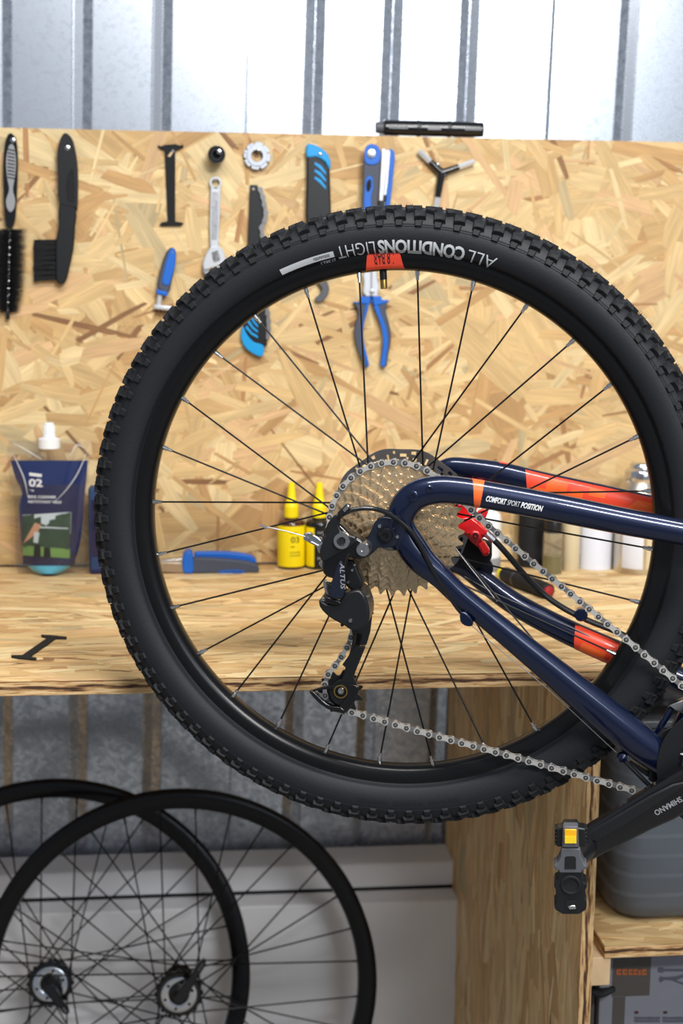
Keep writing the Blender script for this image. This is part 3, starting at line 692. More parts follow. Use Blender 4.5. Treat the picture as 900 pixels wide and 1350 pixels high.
# refill pouch
q = on_bench(68, 757.5); Yp = q[1]
rows = [(581, 12, 122, 0, 0), (590, 9, 121, 0, 0), (607, 9, 119, 14, 116), (620, 11, 118, 17, 115), (632, 13, 117, 21, 114), (648, 17, 114, 30, 112), (655, 18, 113, 28, 111), (670, 19, 113, 25, 110), (685, 20, 115, 26, 109),
        (700, 20, 116, 27, 108), (715, 20, 117, 28, 106), (730, 20, 117, 30, 102), (743, 21, 117, 33, 97), (752, 22, 117, 42, 86), (757, 24, 117, 52, 76)]
t = thing('refill_pouch', 'clear spouted pouch of blue bike cleaner marked 02', 'pouch', (P(68, 757, Yp)[0], Yp, ZB))
ob = np.array([t.location.x, Yp, ZB])
def pouch_pt(px, py, off): return P(px, py, Yp-off)-ob
def thick(py): return .004+.020*math.sin(min(1, max(0, (py-575)/182))*PI*.62)
def interp(py, k):
    for a, b in zip(rows, rows[1:]):
        if a[0] <= py <= b[0]: return a[k]+(b[k]-a[k])*(py-a[0])/(b[0]-a[0])
    return rows[0][k] if py < rows[0][0] else rows[-1][k]
def pouch_shell(name, kl, kr, y0, y1, m, sc, n=16, nu=14):
    mb = MB(); F = []; Bk = []
    for i in range(n+1):
        py = y0+(y1-y0)*i/n; a, b = interp(py, kl), interp(py, kr); T = thick(py)*sc
        for j in range(nu+1):
            u = -1+2*j/nu; px = (a+b)/2+(b-a)/2*u; d = T*max(0, 1-u*u)**.6
            F.append(pouch_pt(px, py, d)); Bk.append(pouch_pt(px, py, -d*.55))
    nn = nu+1; fs = []
    for i in range(n):
        for j in range(nu):
            k = i*nn+j; fs.append((k, k+nn, k+nn+1, k+1)); K = k+len(F); fs.append((K, K+1, K+nn+1, K+nn))
    mb.add(F+Bk, fs)
    bmm = mb.build(name, m, t); return bmm
pouch_shell('film', 1, 2, 581, 757, FILM, 1.0)
pouch_shell('liquid', 3, 4, 607, 746, LIQ, .86)
pouch_shell('liquid_base', 3, 4, 746, 756.5, LIQL, .86)
def pouch_front(px, py, lift=.0006):
    a, b = interp(py, 3), interp(py, 4); u = min(.97, max(-.97, (px-(a+b)/2)/((b-a)/2))); d = thick(py)*.86*(1-u*u)**.6
    return pouch_pt(px, py, d+lift)
def pouch_patch(name, m, poly, lift=.0006, parent=None, n=8):      # quad patch draped on the liquid front: corners tl, tr, br, bl
    mb = MB(); vs = []
    for i in range(n+1):
        for j in range(n+1):
            a, b = i/n, j/n; tp = np.array(poly[0])*(1-b)+np.array(poly[1])*b; bt = np.array(poly[3])*(1-b)+np.array(poly[2])*b; c = tp*(1-a)+bt*a
            vs.append(pouch_front(c[0], c[1], lift))
    return mb.add(vs, [(i*(n+1)+j, (i+1)*(n+1)+j, (i+1)*(n+1)+j+1, i*(n+1)+j+1) for i in range(n) for j in range(n)]).build(name, m, parent or t)
lab = pouch_patch('label', LABEL, [(31, 640), (104, 638), (99, 744), (30, 744)], .0004)
pouch_patch('photo_sky', FSKY, [(30, 679), (94, 675), (93, 704), (30, 702)], .0008, lab)
for k_, q4 in enumerate(([(30, 680), (45, 678), (47, 722), (30, 721)], [(44, 684), (54, 681), (55, 722), (45, 721)], [(53, 690), (60, 692), (60, 723), (53, 722)], [(59, 695), (66, 688), (67, 724), (59, 723)], [(65, 686), (74, 684), (75, 724), (65, 724)], [(73, 680), (84, 677), (84, 725), (73, 724)], [(83, 678), (93.5, 675), (92, 725), (83, 725)])):
    pouch_patch('photo_trees', FTREE, q4, .0010+.00005*k_, lab)
pouch_patch('photo_grass', FGRASS, [(30, 719), (92, 724), (92, 736), (30, 732)], .0015, lab)
pouch_patch('photo_fence', FSKY, [(52, 694), (90, 696), (90, 697.5), (52, 696)], .0015, lab)
pouch_patch('photo_arm', FHAND, [(46, 689), (54, 692), (50, 702), (30, 717)], .0018, lab)
pouch_patch('photo_bottle', FSKY, [(45, 701), (52, 702), (50, 716), (44, 715)], .0021, lab)
pouch_patch('photo_figure', BLK, [(45, 718), (53, 718), (54, 734), (44, 734)], .0019, lab)
pouch_patch('photo_bicycle', BLK, [(58, 722), (66, 722), (67, 735), (57, 735)], .0019, lab)
pouch_patch('photo_figure', FTREE, [(58, 700), (64, 700), (65, 722), (58, 722)], .0018, lab)
def ptxt(s, x0, x1, y0, y1, b=0.0): text_on('lettering', s, WHITE, t, lambda x, y: pouch_front(x0+(x1-x0)*x, y1+(y0-y1)*y+x*.6, .0012), bold=b)
ptxt('02', 38, 56, 631, 641, .03)
pouch_patch('lettering', WHITE, [(38.5, 623), (55, 625), (55, 629), (38.5, 627)], .001)
pouch_patch('lettering', WHITE, [(37, 645.5), (44.5, 646), (44.5, 648), (37, 648)], .001)
ptxt('BIKE CLEANER', 37, 74, 653, 656.5, .02); ptxt('NETTOYANT VELO', 37, 81, 659.5, 663, .02)
# creases of the film: whitish strips that paint its gloss highlights
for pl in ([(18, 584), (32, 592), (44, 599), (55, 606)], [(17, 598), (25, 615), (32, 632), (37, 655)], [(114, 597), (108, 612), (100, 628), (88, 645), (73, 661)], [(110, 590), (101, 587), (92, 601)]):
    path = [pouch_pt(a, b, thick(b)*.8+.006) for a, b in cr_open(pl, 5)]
    MB().tube(path, [.0003+.0007*math.sin(PI*i/(len(path)-1)) for i in range(len(path))], 6).build('crease_highlight', FILMHI, t)
sp = pouch_pt(65, 586, 0); k = mpp(P(65, 580, Yp))
MB().lathe([(0, -.006), (14.5*k, -.006), (14.5*k, 8*k), (10*k, 9*k), (9*k, 10*k)], 28, tuple(sp)).build('spout', WHITE, t, bevel=.0006)
MB().lathe([(8.6*k, 9*k), (8.4*k, 13*k), (7.4*k, 14*k), (6.8*k, 27*k), (5.5*k, 29*k), (0, 29*k)], 28, tuple(sp)).build('cap', WHITE, t, bevel=.0006)
for i in range(14):
    a = 2*PI*i/14
    MB().box((-.0006, -.0012, 15*k), (.0006, .0002, 25*k)).xform(Matrix.Translation(sp) @ Matrix.Rotation(a, 4, 'Z') @ Matrix.Translation((0, -6.9*k, 0))).build('cap_rib', WHITE, t)

# dark blue carton beside the pouch
q = on_bench(126, 757); k = mpp(q)
t = thing('blue_carton', 'dark blue carton half hidden between pouch and mountain bike tyre', 'carton', (q[0]-8*k, q[1], ZB))
h = (757-641)*k/math.cos(th)*.98
MB().box((0, 0, 0), (44*k, .035, h)).build('body', DENIM, t, bevel=.004, seg=3)
MB().box((.001, -.0004, .0), (43*k, .03, .008)).build('base_band', LABEL, t, bevel=.001)
MB().box((.004, -.0003, h*.2), (40*k, .001, h*.86)).build('label', LABEL, t)

# bottles, cans
def flask(name, label, cat, px, py, parts, group=None, dy=0):
    """parts: (part name, [(radius px, height px)...], material, n); heights above the base"""
    q = on_bench(px, py); k = mpp(q); r = max(p[0] for pt in parts for p in pt[1])*k
    t = thing(name, label, cat, (q[0], min(q[1]+r*.55, YB-.003-r), ZB), group=group)
    kk = k/math.cos(th)
    for nm, prof, m in parts:
        pr = [(a*k, b*kk+.0002) for a, b in prof]
        MB().lathe(pr, 40).build(nm, m, t, sharp=40)
    t['k'] = k; return t, k, kk
def cyl_text(t, k, kk, s, r, z, h, a0, a1, m, bold=.01):
    text_on('lettering', s, m, t, lambda x, y: (r*k*1.006*math.sin(a0+(a1-a0)*x), -r*k*1.006*math.cos(a0+(a1-a0)*x), (z+h*y)*kk), bold=bold)
INKY = mat('faded_print', (150, 130, 30), .6)
def cyl_blocks(t, k, kk, n, r, z, h, a0, a1, m):
    blocks_on('lettering', n, m, t, lambda x, y: (r*k*1.006*math.sin(a0+(a1-a0)*x), -r*k*1.006*math.cos(a0+(a1-a0)*x), (z+h*y)*kk), n)
def lube(label, px, py, glass, band):
    t, k, kk = flask('lube_bottle', label, 'bottle', px, py, group='yellow nozzled dropper bottles', parts=[
        ('bottle', [(0, 0), (17, 0), (18, 1.5), (18, 56), (17.6, 60), (15, 63), (9.5, 64), (9.5, 67), (0, 67)], glass),
        ('cap', [(9.5, 66.5), (9.5, 81), (8.6, 82), (5.6, 94), (4, 111), (2.8, 112), (0, 112)], YEL)])
    return t, k, kk
t, k, kk = lube('brown dropper bottle with yellow label 03 and yellow nozzle', 384, 749, BROWN, YEL)
MB().lathe([(18.25*k, 4*kk), (18.3*k, 4.2*kk), (18.3*k, 57*kk), (18.25*k, 57.2*kk)], 40).build('label', YEL, t)
cyl_text(t, k, kk, '03', 18.3, 36, 8, -.10, .52, BLKM, .012)
MB().box((-.001*k, 0, 0), (5*k, .0003, 1.2*kk)).xform(Matrix.Translation((-2.0*k, -18.4*k, 30*kk))).build('dash', BLKM, t)
cyl_blocks(t, k, kk, 9, 18.3, 22, 2.0, -.15, .65, INKY); cyl_blocks(t, k, kk, 9, 18.3, 18, 2.0, -.15, .65, INKY); cyl_blocks(t, k, kk, 8, 18.3, 47.5, 2.2, -.15, .4, INKY)
t, k, kk = lube('black dropper bottle with yellow stripe label and yellow nozzle', 421, 750, BLKG, BLK)
MB().lathe([(18.25*k, 4*kk), (18.3*k, 4.2*kk), (18.3*k, 55*kk), (18.25*k, 55.2*kk)], 14, a0=PI*1.08, a1=PI*1.36).build('label', YEL, t)
MB().lathe([(18.25*k, 6*kk), (18.3*k, 6.2*kk), (18.3*k, 52*kk), (18.25*k, 52.2*kk)], 18, a0=PI*1.38, a1=PI*1.9).build('label_panel', BLKM, t)
cyl_blocks(t, k, kk, 2, 18.35, 38, 7, -.12, .5, LGREY); cyl_blocks(t, k, kk, 8, 18.35, 14, 3, -.2, .7, LGREY); cyl_blocks(t, k, kk, 5, 18.35, 48, 2.6, -.2, .4, LGREY)

t, k, kk = flask('spray_bottle', 'white labelled plastic bottle behind the red brake caliper', 'bottle', 634, 765, [
    ('body', [(0, 0), (26, 0), (28, 2), (28, 78), (26, 86), (14, 95), (12, 97), (0, 97)], WHITE), ('cap', [(12.5, 96), (12.5, 112), (11, 114), (0, 114)], BLK)])
MB().lathe([(28.1*k, 12*kk), (28.2*k, 12.2*kk), (28.2*k, 30*kk), (28.1*k, 30.2*kk)], 20, a0=PI*1.3, a1=PI*1.95).build('label', LGREY, t)
cyl_blocks(t, k, kk, 7, 28.3, 60, 5, .1, .9, LGREY)
flask('black_canister', 'tall matt black canister beside the clear oil bottle', 'canister', 701, 748, [
    ('body', [(0, 0), (16, 0), (17, 1), (17, 70), (16, 74), (15, 75), (0, 75)], BLKM), ('lid', [(15.4, 74.5), (15.4, 84), (14, 86), (0, 86)], BLK)])
t, k, kk = flask('oil_bottle', 'clear bottle of olive oil with a black cap', 'bottle', 729, 757, [
    ('glass', [(0, 0), (13, 0), (13.6, 1), (13.6, 50), (12, 54), (9, 56), (0, 56)], CLEARB), ('oil', [(0, 1), (12.6, 1.4), (12.8, 24), (0, 24)], OLIVE),
    ('cap', [(11.5, 54), (12, 56), (12, 73), (10.5, 75), (0, 75)], BLK)])
flask('spray_can', 'slim cream aerosol can between oil bottle and white aerosol', 'aerosol can', 753, 753, [
    ('body', [(0, 0), (11, 0), (11.6, 1), (11.6, 74), (11, 76), (8, 82), (0, 82)], CREAM), ('valve', [(3, 81), (3, 88), (2, 89), (0, 89)], TIN)])
flask('aerosol_can', 'white aerosol can with a silver dome next to the tin', 'aerosol can', 786, 751, [
    ('body', [(0, 0), (22, 0), (23, 1), (23, 90), (22, 92), (0, 92)], CANW), ('dome', [(22.4, 91.6), (20, 98), (15, 104), (12, 106), (12, 110), (10, 112), (0, 112)], CHR)])
t, k, kk = flask('solvent_tin', 'large bare metal tin with a conical top and cap', 'tin', 846, 756, [
    ('body', [(0, 0), (32.5, 0), (33, 1), (33, 98), (33.6, 99), (33.6, 101), (32, 102), (31, 104), (24, 116), (22, 119), (0, 119)], TIN),
    ('cap', [(22, 118.5), (22.6, 120), (22.6, 131), (21, 134), (17, 136), (16, 141), (14, 143), (0, 143)], CHR)])
MB().lathe([(33.05*k, 8*kk), (33.15*k, 8.2*kk), (33.15*k, 84*kk), (33.05*k, 84.2*kk)], 22, a0=PI*1.18, a1=PI*1.46).build('label', CANW, t)
MB().lathe([(33.05*k, 8*kk), (33.15*k, 8.2*kk), (33.15*k, 84*kk), (33.05*k, 84.2*kk)], 22, a0=PI*1.5, a1=PI*1.8).build('label', CREAM, t)

# torch-like handle lying on the bench
a = np.array(PZ(664, 757, ZB+.013)); b = np.array(PZ(724, 780, ZB+.013)); dv = b-a; ln = np.linalg.norm(dv)
t = thing('hand_tool', 'stubby black tool handle with yellow and red ends lying down', 'tool', (a[0], a[1], ZB), (0, 0, math.atan2(dv[1], dv[0])))
MB().lathe([(0, 0), (.009, 0), (.0126, .006), (.013, ln*.5), (.0118, ln*.62), (.0126, ln*.75), (.0115, ln-.004), (.009, ln-.002)], 28, (0, 0, .0133), axis='x').build('handle', BLKM, t)
MB().lathe([(.0088, ln-.003), (.0070, ln+.001), (.005, ln+.002), (0, ln+.002)], 24, (0, 0, .0133), axis='x').build('end_cap', mat('dark_red', (150, 26, 34), .5), t)
MB().lathe([(0, -.006), (.0105, -.006), (.0112, .0), (.0118, .007)], 24, (0, 0, .0133), axis='x').build('collar', YEL, t)
MB().lathe([(.0132, ln*.30), (.0136, ln*.31), (.0136, ln*.34), (.0132, ln*.35)], 24, (0, 0, .0133), axis='x').build('band', BLK, t)

# pliers lying on the bench
t_o = PZ(200, 757, ZB)
t = thing('pliers', 'combination pliers with blue and grey grips lying on worktop', 'pliers', (t_o[0], t_o[1]+.012, ZB), group='blue and grey pliers')
yb_ = t_o[1]+.012; k = mpp(t_o)
def lp(px, py): q = P(px, py, yb_); return (q[0]-t_o[0], 0, q[2]-ZB)
def hz(name, pts, m, y0, y1, bev=.002, smooth=2):
    poly = [(lp(a, b)[0], lp(a, b)[2]) for a, b in pts]
    poly = [(x, max(.0004, z)) for x, z in (sm(poly, smooth) if smooth else poly)]
    o = MB().prism(poly, 0, y1-y0).build(name, m, t, bevel=bev); o.matrix_local = Matrix.Translation((0, y1, 0)) @ RX90; return o
hz('grip', [(253, 737), (262, 734), (300, 736), (330, 740), (340, 745), (341, 751), (335, 756), (310, 757), (270, 756), (253, 753)], SLATE, -.012, .004)
hz('grip', [(256, 731), (262, 729), (300, 729), (330, 733), (337, 739), (335, 744), (300, 742), (262, 740)], BLUE, .004, .020)
hz('collar', [(241, 731), (248, 726), (254, 729), (255, 750), (252, 757), (246, 756), (241, 750)], BLUE, -.014, .020)
hz('jaw', [(205, 738), (225, 737), (243, 735), (243, 752), (225, 749), (205, 748)], STEEL, -.004, .012, .001, 0)
hz('jaw', [(201, 740), (225, 740), (243, 741), (243, 754), (225, 753), (203, 752)], mat('worn_steel', (176, 160, 140), .4, .9), -.010, .002, .001, 0)
poly = lambda x, y: Vector((lp(285+38*x, 754-5*y)[0], -.0126, lp(285+38*x, 754-5*y)[2]))
blocks_on('lettering', 7, BLUE, t, lambda x, y: poly(x*.9+.1, y), 4)

# ------------------------------------------------------------------ under the bench: bin, carton
zsh = zs+.0012
q0 = PZ(852, 1222, zsh); xl = P(791, 1160, q0[1]+.06)[0]
t = thing('storage_bin', 'translucent plastic storage bin standing on the low shelf', 'bin', (q0[0], q0[1], zsh))
hb = P(860, 955, q0[1])[2]-zsh; x0 = xl-q0[0]; Wb = .42; Db = .36
def rrect(x0, x1, y0, y1, r, n=6):
    out = []
    for cx, cy, a in ((x1-r, y1-r, 0), (x0+r, y1-r, PI/2), (x0+r, y0+r, PI), (x1-r, y0+r, 3*PI/2)):
        out += [(cx+r*math.cos(a+PI/2*i/n), cy+r*math.sin(a+PI/2*i/n)) for i in range(n+1)]
    return out
mb = MB(); ringsz = []
for i, (z, ins) in enumerate(((.0005, .030), (.004, .018), (.012, .008), (.028, .001), (hb*.5, -.006), (hb-.02, -.013), (hb-.018, -.022), (hb, -.023))):
    ringsz.append([(x, y, z) for x, y in rrect(x0+ins, x0+Wb-ins, ins, Db-ins, .045-ins*.3)])
n = len(ringsz[0]); vs = [p for r_ in ringsz for p in r_]
fs = [(i*n+j, i*n+(j+1) % n, (i+1)*n+(j+1) % n, (i+1)*n+j) for i in range(len(ringsz)-1) for j in range(n)]+[tuple(range(n-1, -1, -1))]
mb.add(vs, fs); o = mb.build('tub', BIN, t); so = o.modifiers.new('solid', 'SOLIDIFY'); so.thickness = .002
for i in range(7):
    z = .04+i*.028
    if z > hb-.03: break
    ins = .004-.0*i
    rr = rrect(x0+ins, x0+Wb-ins, ins, Db-ins, .042); 
    MB().ring(rr, rrect(x0+ins+.004, x0+Wb-ins-.004, ins+.004, Db-ins-.004, .040), z, z+.004).build('nested_rim', BIN, t)
MB().prism(rrect(x0+.02, x0+Wb-.02, .02, Db-.02, .03), .006, hb*.72).build('packed_contents', mat('grey_contents', (40, 45, 54), .7, noise=.3, nscale=12), t)
MB().prism(rrect(x0-.020, x0+Wb+.020, -.020, Db+.020, .05), hb, hb+.012).build('lid', BIN, t, bevel=.003)

yc = YS+.05
zc1 = zs-SH-.004; q = P(840, 1300, yc); xc0 = xu+SH+.05
t = thing('printed_carton', 'grey printed cardboard box under the low shelf', 'carton', (xc0, yc, 0))
xc0 = xb1-.04; t.location.x = xb1+.001
Wc = .46; hC = zc1
MB().box((0, 0, 0), (Wc, .34, hC)).build('body', CARDW, t, bevel=.002)
def cpatch(name, m, x0, x1, y0, y1, lift=.0006):
    a = P(x0, y1, yc); b = P(x1, y0, yc); return MB().box((a[0]-t.location.x, -lift, a[2]), (b[0]-t.location.x, 0, b[2])).build(name, m, t)
cpatch('dark_panel', CARDD, 806, 858, 1262, 1314); cpatch('dark_panel', CARDD, 806, 824, 1314, 1352, .0005)
OBR = mat('orange_brown_print', (150, 78, 34), .7)
blocks_on('lettering', 6, OBR, t, lambda x, y: tuple(np.array(P(812+41*x, 1285-8*y, yc))-np.array([t.location.x, yc+.0012, 0])), 6)
INK = mat('grey_ink', (70, 72, 84), .7)
def ink(pts, lift=.0012): 
    pr = [P(a, b, yc) for a, b in pts]; o = MB().prism([(p[0]-t.location.x, p[2]) for p in pr], 0, .0004).build('printed_figure', INK, t); o.matrix_local = Matrix.Translation((0, -.0008, 0)) @ RX90
ink([(867, 1276), (873, 1275), (875, 1277), (912, 1277), (912, 1280), (875, 1280), (873, 1282), (867, 1281)])
ink([(870, 1287), (878, 1288), (890, 1287), (905, 1283), (905, 1286), (890, 1292), (905, 1297), (903, 1299), (886, 1292), (876, 1291), (870, 1295), (868, 1291)])
for x0_, x1_ in ((836, 870), (873, 905)):
    for i in range(2):
        y = 1340+i*4; blocks_on('lettering', 16, INK, t, lambda x, yy, a=x0_, b=x1_, y=y: tuple(np.array(P(a+(b-a)*x, y+3-3*yy, yc))-np.array([t.location.x, yc+.0012, 0])))
cpatch('red_mark', DPRINT, 836, 841, 1333, 1336, .001); cpatch('red_mark', DPRINT, 874, 879, 1333, 1336, .001)
# low dark box beside the carton and a strap hanging from the batten
lowc = MB().box((xu+SH+.002, yc+.012, 0), (xb1-.001, yc+.25, P(790, 1316, yc)[2])).build('narrow_box', CARDD, None, bevel=.002)
lowc['label'] = 'narrow dark cardboard box squeezed between side panel and printed carton'; lowc['category'] = 'box'
t2o = P(790, 1306, YS+.028)
t2 = thing('strap', 'crumpled black strap hanging under the wooden batten end', 'strap', tuple(t2o))
sp2 = lambda a, b, d: (P(a, b, YS+.028)[0]-t2o[0], d, P(a, b, YS+.028)[2]-t2o[2])
path = cr_open([sp2(777, 1305, .006), sp2(783, 1308, 0), sp2(790, 1309, -.004), sp2(799, 1306, -.004), sp2(807, 1304, 0), sp2(803, 1309, .006), sp2(790, 1311, .008)], 6)
MB().tube(path, [.0045]*len(path), 8).build('loop', BLKM, t2)
MB().tube([sp2(786, 1308, .004), (sp2(786, 1300, .004)[0], .004, zb0-t2o[2]-.0004)], .003, 8).build('hanger', BLKM, t2)

# ------------------------------------------------------------------ bare wheels leaning under the bench
def bare_wheel(label, cx, cy, R, Yh, leanback, rot0, lever_px, disc_r, hub_px):
    """local: x right, y up in the wheel plane, z along the axle towards the room; the Empty stands at the floor contact"""
    c = P(cx, cy, Yh); M = Matrix.Rotation(PI/2-leanback, 4, 'X')
    zc_ = c[2]; up = M @ Vector((0, 1, 0))
    base = Vector(c)-up*R
    Rr = R-.0
    t = thing('bicycle_wheel', label, 'wheel', tuple(base), M, group='bare wheels under the workbench')
    off = Vector((0, R, 0))
    def bld(mb, name, m, par=None, **kw):
        o = mb.build(name, m, par or t, **kw)
        if par is None: o.location = off
        return o
    bld(MB().lathe([(R-.004, .0105), (R, .0125), (R-.004, .0145), (R-.018, .0135), (R-.031, .007), (R-.033, 0), (R-.031, -.007), (R-.018, -.0135), (R-.004, -.0145), (R, -.0125), (R-.004, -.0105), (R-.012, -.008), (R-.014, 0), (R-.012, .008)], 144, closed=True), 'rim', RIMB)
    hub = bld(MB().lathe([(0, -.052), (.008, -.052), (.009, -.036), (.026, -.034), (.0275, -.030), (.024, -.027), (.016, -.02), (.014, 0), (.016, .02), (.030, .024), (disc_r*.92, .028), (disc_r, .030), (disc_r, .036), (disc_r*.95, .0385), (disc_r*.80, .039)], 40), 'hub', BLKG)
    bld(MB().lathe([(disc_r*.78, .036), (disc_r*.78, .0405), (disc_r*.74, .041), (disc_r*.44, .041), (disc_r*.42, .0405), (disc_r*.42, .036)], 40), 'disc_mount', CHR)
    for i in range(6):
        a = 2*PI*i/6+.3
        bld(MB().lathe([(.0026, .0405), (.0026, .0416), (0, .0416)], 10, (disc_r*.62*math.cos(a), disc_r*.62*math.sin(a), 0)), 'bolt_hole', BLKM)
    for i in range(16):                                 # scalloped flange
        a = 2*PI*i/16
        bld(MB().lathe([(.004, -.003), (.0042, -.002), (.0042, .002), (.004, .003)], 8, (disc_r*.98*math.cos(a), disc_r*.98*math.sin(a), .033)), 'flange_lobe', BLK)
    bld(MB().lathe([(disc_r*.42, .039), (disc_r*.40, .046), (.012, .048), (.012, .056), (.010, .058), (0, .058)], 28), 'axle_cap', BLK)
    lx, ly = lever_px; q = P(lx, ly, Yh-.07)-P(hub_px[0], hub_px[1], Yh-.07); d = Vector((q[0], q[2], 0))
    n_ = d.normalized(); s_ = V(-n_.y, n_.x, 0)
    pl = [V(0, 0, 0)+s_*.010, d*.25+s_*.009, d*.6+s_*.0065, d*.92+s_*.0062, d*1.05+s_*.003, d*1.05-s_*.003, d*.92-s_*.0062, d*.6-s_*.0065, d*.25-s_*.009, -s_*.010, -n_*.010]
    lv = bld(MB().prism([(p.x, p.y) for p in pl], .056, .066), 'release_lever', BLKG, bevel=.002)
    sl = [d*.78+s_*.002, d*.97+s_*.002, d*.97-s_*.002, d*.78-s_*.002]
    MB().prism([(p.x, p.y) for p in sl], .0655, .0668).build('lever_slot', GREY, lv)
    for kf in range(32):
        a = rot0+2*PI*kf/32; near = kf % 2; dr = 1 if (kf//2) % 2 == 0 else -1
        fr = disc_r*.93 if near else .025; fz = .032 if near else -.032
        h = V(fr*math.cos(a+dr*1.25), fr*math.sin(a+dr*1.25), fz); e = V((R-.031)*math.cos(a), (R-.031)*math.sin(a), .002 if near else -.002)
        sp_ = bld(MB().tube([h, e], .0014, 6), 'spoke', SPK)
        dv = (h-e).normalized()
        MB().tube([e-dv*.002, e+dv*.011], [.0022, .0018], 8).build('nipple', BLK, sp_)
    return t
YA, YBW = 2.395, 2.335
kA = (YA*FWD[1]+0.19)/FPX
def rad(px, Yh, cy): q = P(200, cy, Yh); return px*np.dot(q-CAM, FWD)/FPX
def contact(cx, cy, R, Yh, lb): return P(cx, cy, Yh)[2]-R*math.cos(lb)
bare_wheel('bare black wheel with its quick-release lever pointing down', 69, 1290, rad(258, YA, 1290), YA, math.radians(13), .06, (101, 1325), .038, (76, 1295))
bare_wheel('bare black wheel with its quick-release lever pointing up', 236, 1300, rad(262, YBW, 1300), YBW, math.radians(6), .10, (276, 1250), .039, (243, 1299))

# ------------------------------------------------------------------ the bicycle
BM = Matrix(((WX[0], WY[0], WA[0], 0), (WX[1], WY[1], WA[1], 0), (WX[2], WY[2], WA[2], 0), (0, 0, 0, 1)))
bike = thing('bicycle', 'navy and orange mountain bike with a knobbly black rear tyre', 'bicycle', tuple(WC), BM)
# tyre
RT, RR = .3165, .0268
def tyre_profile():
    pts = [(.2945, .0118), (.2965, .0150), (.2985, .0178)]
    for a in np.linspace(2.30, -2.30, 46):              # a: angle from the outward direction
        pts.append((RT+RR*math.cos(a), RR*math.sin(a)))
    out = [(r, z) for r, z in pts if True]
    return out+[(.2985, -.0178), (.2965, -.0150), (.2945, -.0118)]
def tz(rho):                                            # sidewall height at a radius
    if rho > .2987: return math.sqrt(max(0, RR**2-(rho-RT)**2))
    return .0150+(rho-.2965)*1.4
tyre = MB().lathe(tyre_profile(), 240, caps=False).build('tyre', RUB, bike, sharp=60)
for rho, hh in ((.3262, .0007), (.3240, .0006)):
    z = tz(rho); MB().lathe([(rho-.0007, z-.0005), (rho-.0003, z+hh*.6), (rho+.0003, z+hh*.6), (rho+.0007, z-.0005)], 200, caps=False).build('sidewall_ridge', RUB, tyre)
NP = 100
def knob_mesh(name, l, wd, h, notch, taper=.82):
    mb = MB()
    if notch:   # block with a dished top: four lobes around a sunken centre
        top = [(-l/2*taper, -wd/2*taper), (0, -wd/2*taper*.8), (l/2*taper, -wd/2*taper), (l/2*taper, wd/2*taper), (0, wd/2*taper*.8), (-l/2*taper, wd/2*taper)]
    else:
        top = [(-l/2*taper, -wd/2*taper), (l/2*taper, -wd/2*taper), (l/2*taper*.8, wd/2*taper), (-l/2*taper*.8, wd/2*taper)]
    n = len(top)
    vs = [(x/taper, y/taper, -.0015) for x, y in top]+[(x, y, h) for x, y in top]+[(x*.5, y*.5, h-.0012 if notch else h) for x, y in top]
    fs = [(i, (i+1) % n, n+(i+1) % n, n+i) for i in range(n)]+[(n+i, n+(i+1) % n, 2*n+(i+1) % n, 2*n+i) for i in range(n)]+[tuple(range(2*n, 3*n))]
    return mb.add(vs, fs).mesh(name, KNOB, 25)
KM = {'edge': knob_mesh('tread_knob', .0132, .0115, .0044, True), 'mid': knob_mesh('tread_knob', .0105, .0088, .0040, True), 'cen': knob_mesh('tread_knob', .0115, .0066, .0036, False),
      'rib': knob_mesh('shoulder_buttress', .0100, .0085, .0024, False, .7)}
def knob_matrix(phi, a, twist=0.0):                     # a: angle round the casing from the crown, + towards the drive side
    er = V(math.cos(phi), math.sin(phi), 0); et = V(-math.sin(phi), math.cos(phi), 0); ez = V(0, 0, 1)
    n_ = er*math.cos(a)+ez*math.sin(a); b = ez*math.cos(a)-er*math.sin(a)     # outward, towards the side
    p = er*RT+n_*RR
    M = Matrix((et, b, n_)).transposed().to_4x4(); M.translation = p
    return M @ Matrix.Rotation(twist, 4, 'Z')
rk = random.Random(9)
def put_knob(kind, phi, a, tw):
    o = bpy.data.objects.new('tread_knob', KM[kind]); link(o, tyre); o.matrix_local = knob_matrix(phi, a, tw); return o
rest = MB()
def rest_knob(kind, phi, a, tw):
    me = KM[kind]; M = knob_matrix(phi, a, tw)
    rest.add([M @ v.co for v in me.vertices], [tuple(p.vertices) for p in me.polygons])
for i in range(NP):
    ph = 2*PI*i/NP; hp = PI/NP
    put_knob('edge', ph, .86 if i % 2 else .80, .1)
    put_knob('mid', ph+hp, .48, -.3 if i % 2 else .3)
    put_knob('cen', ph+hp*.4, .14, .25)
    rest_knob('rib', ph+.002, 1.17, 0)
    rest_knob('cen', ph+hp*1.3, -.14, -.25); rest_knob('mid', ph, -.48, .3); rest_knob('edge', ph+hp, -.83, 0); rest_knob('rib', ph+hp, -1.17, 0)
for i in range(520):                                    # moulding hairs on the tread
    ph = rk.uniform(0, 2*PI); a = rk.choice([rk.gauss(.1, .2), rk.gauss(-.1, .2), rk.gauss(.7, .1)]); M = knob_matrix(ph, a, rk.uniform(0, 6)); L_ = rk.uniform(.003, .0055)
    q = [M @ V(.0004, 0, .002), M @ V(-.0002, .00035, .002), M @ V(-.0002, -.00035, .002), M @ V(rk.gauss(0, .0008), rk.gauss(0, .0008), .0036+L_*.6)]
    rest.add(q, [(0, 1, 3), (1, 2, 3), (2, 0, 3)])
ro_ = rest.build('tread_pattern', KNOB, tyre); ro_['kind'] = 'stuff'

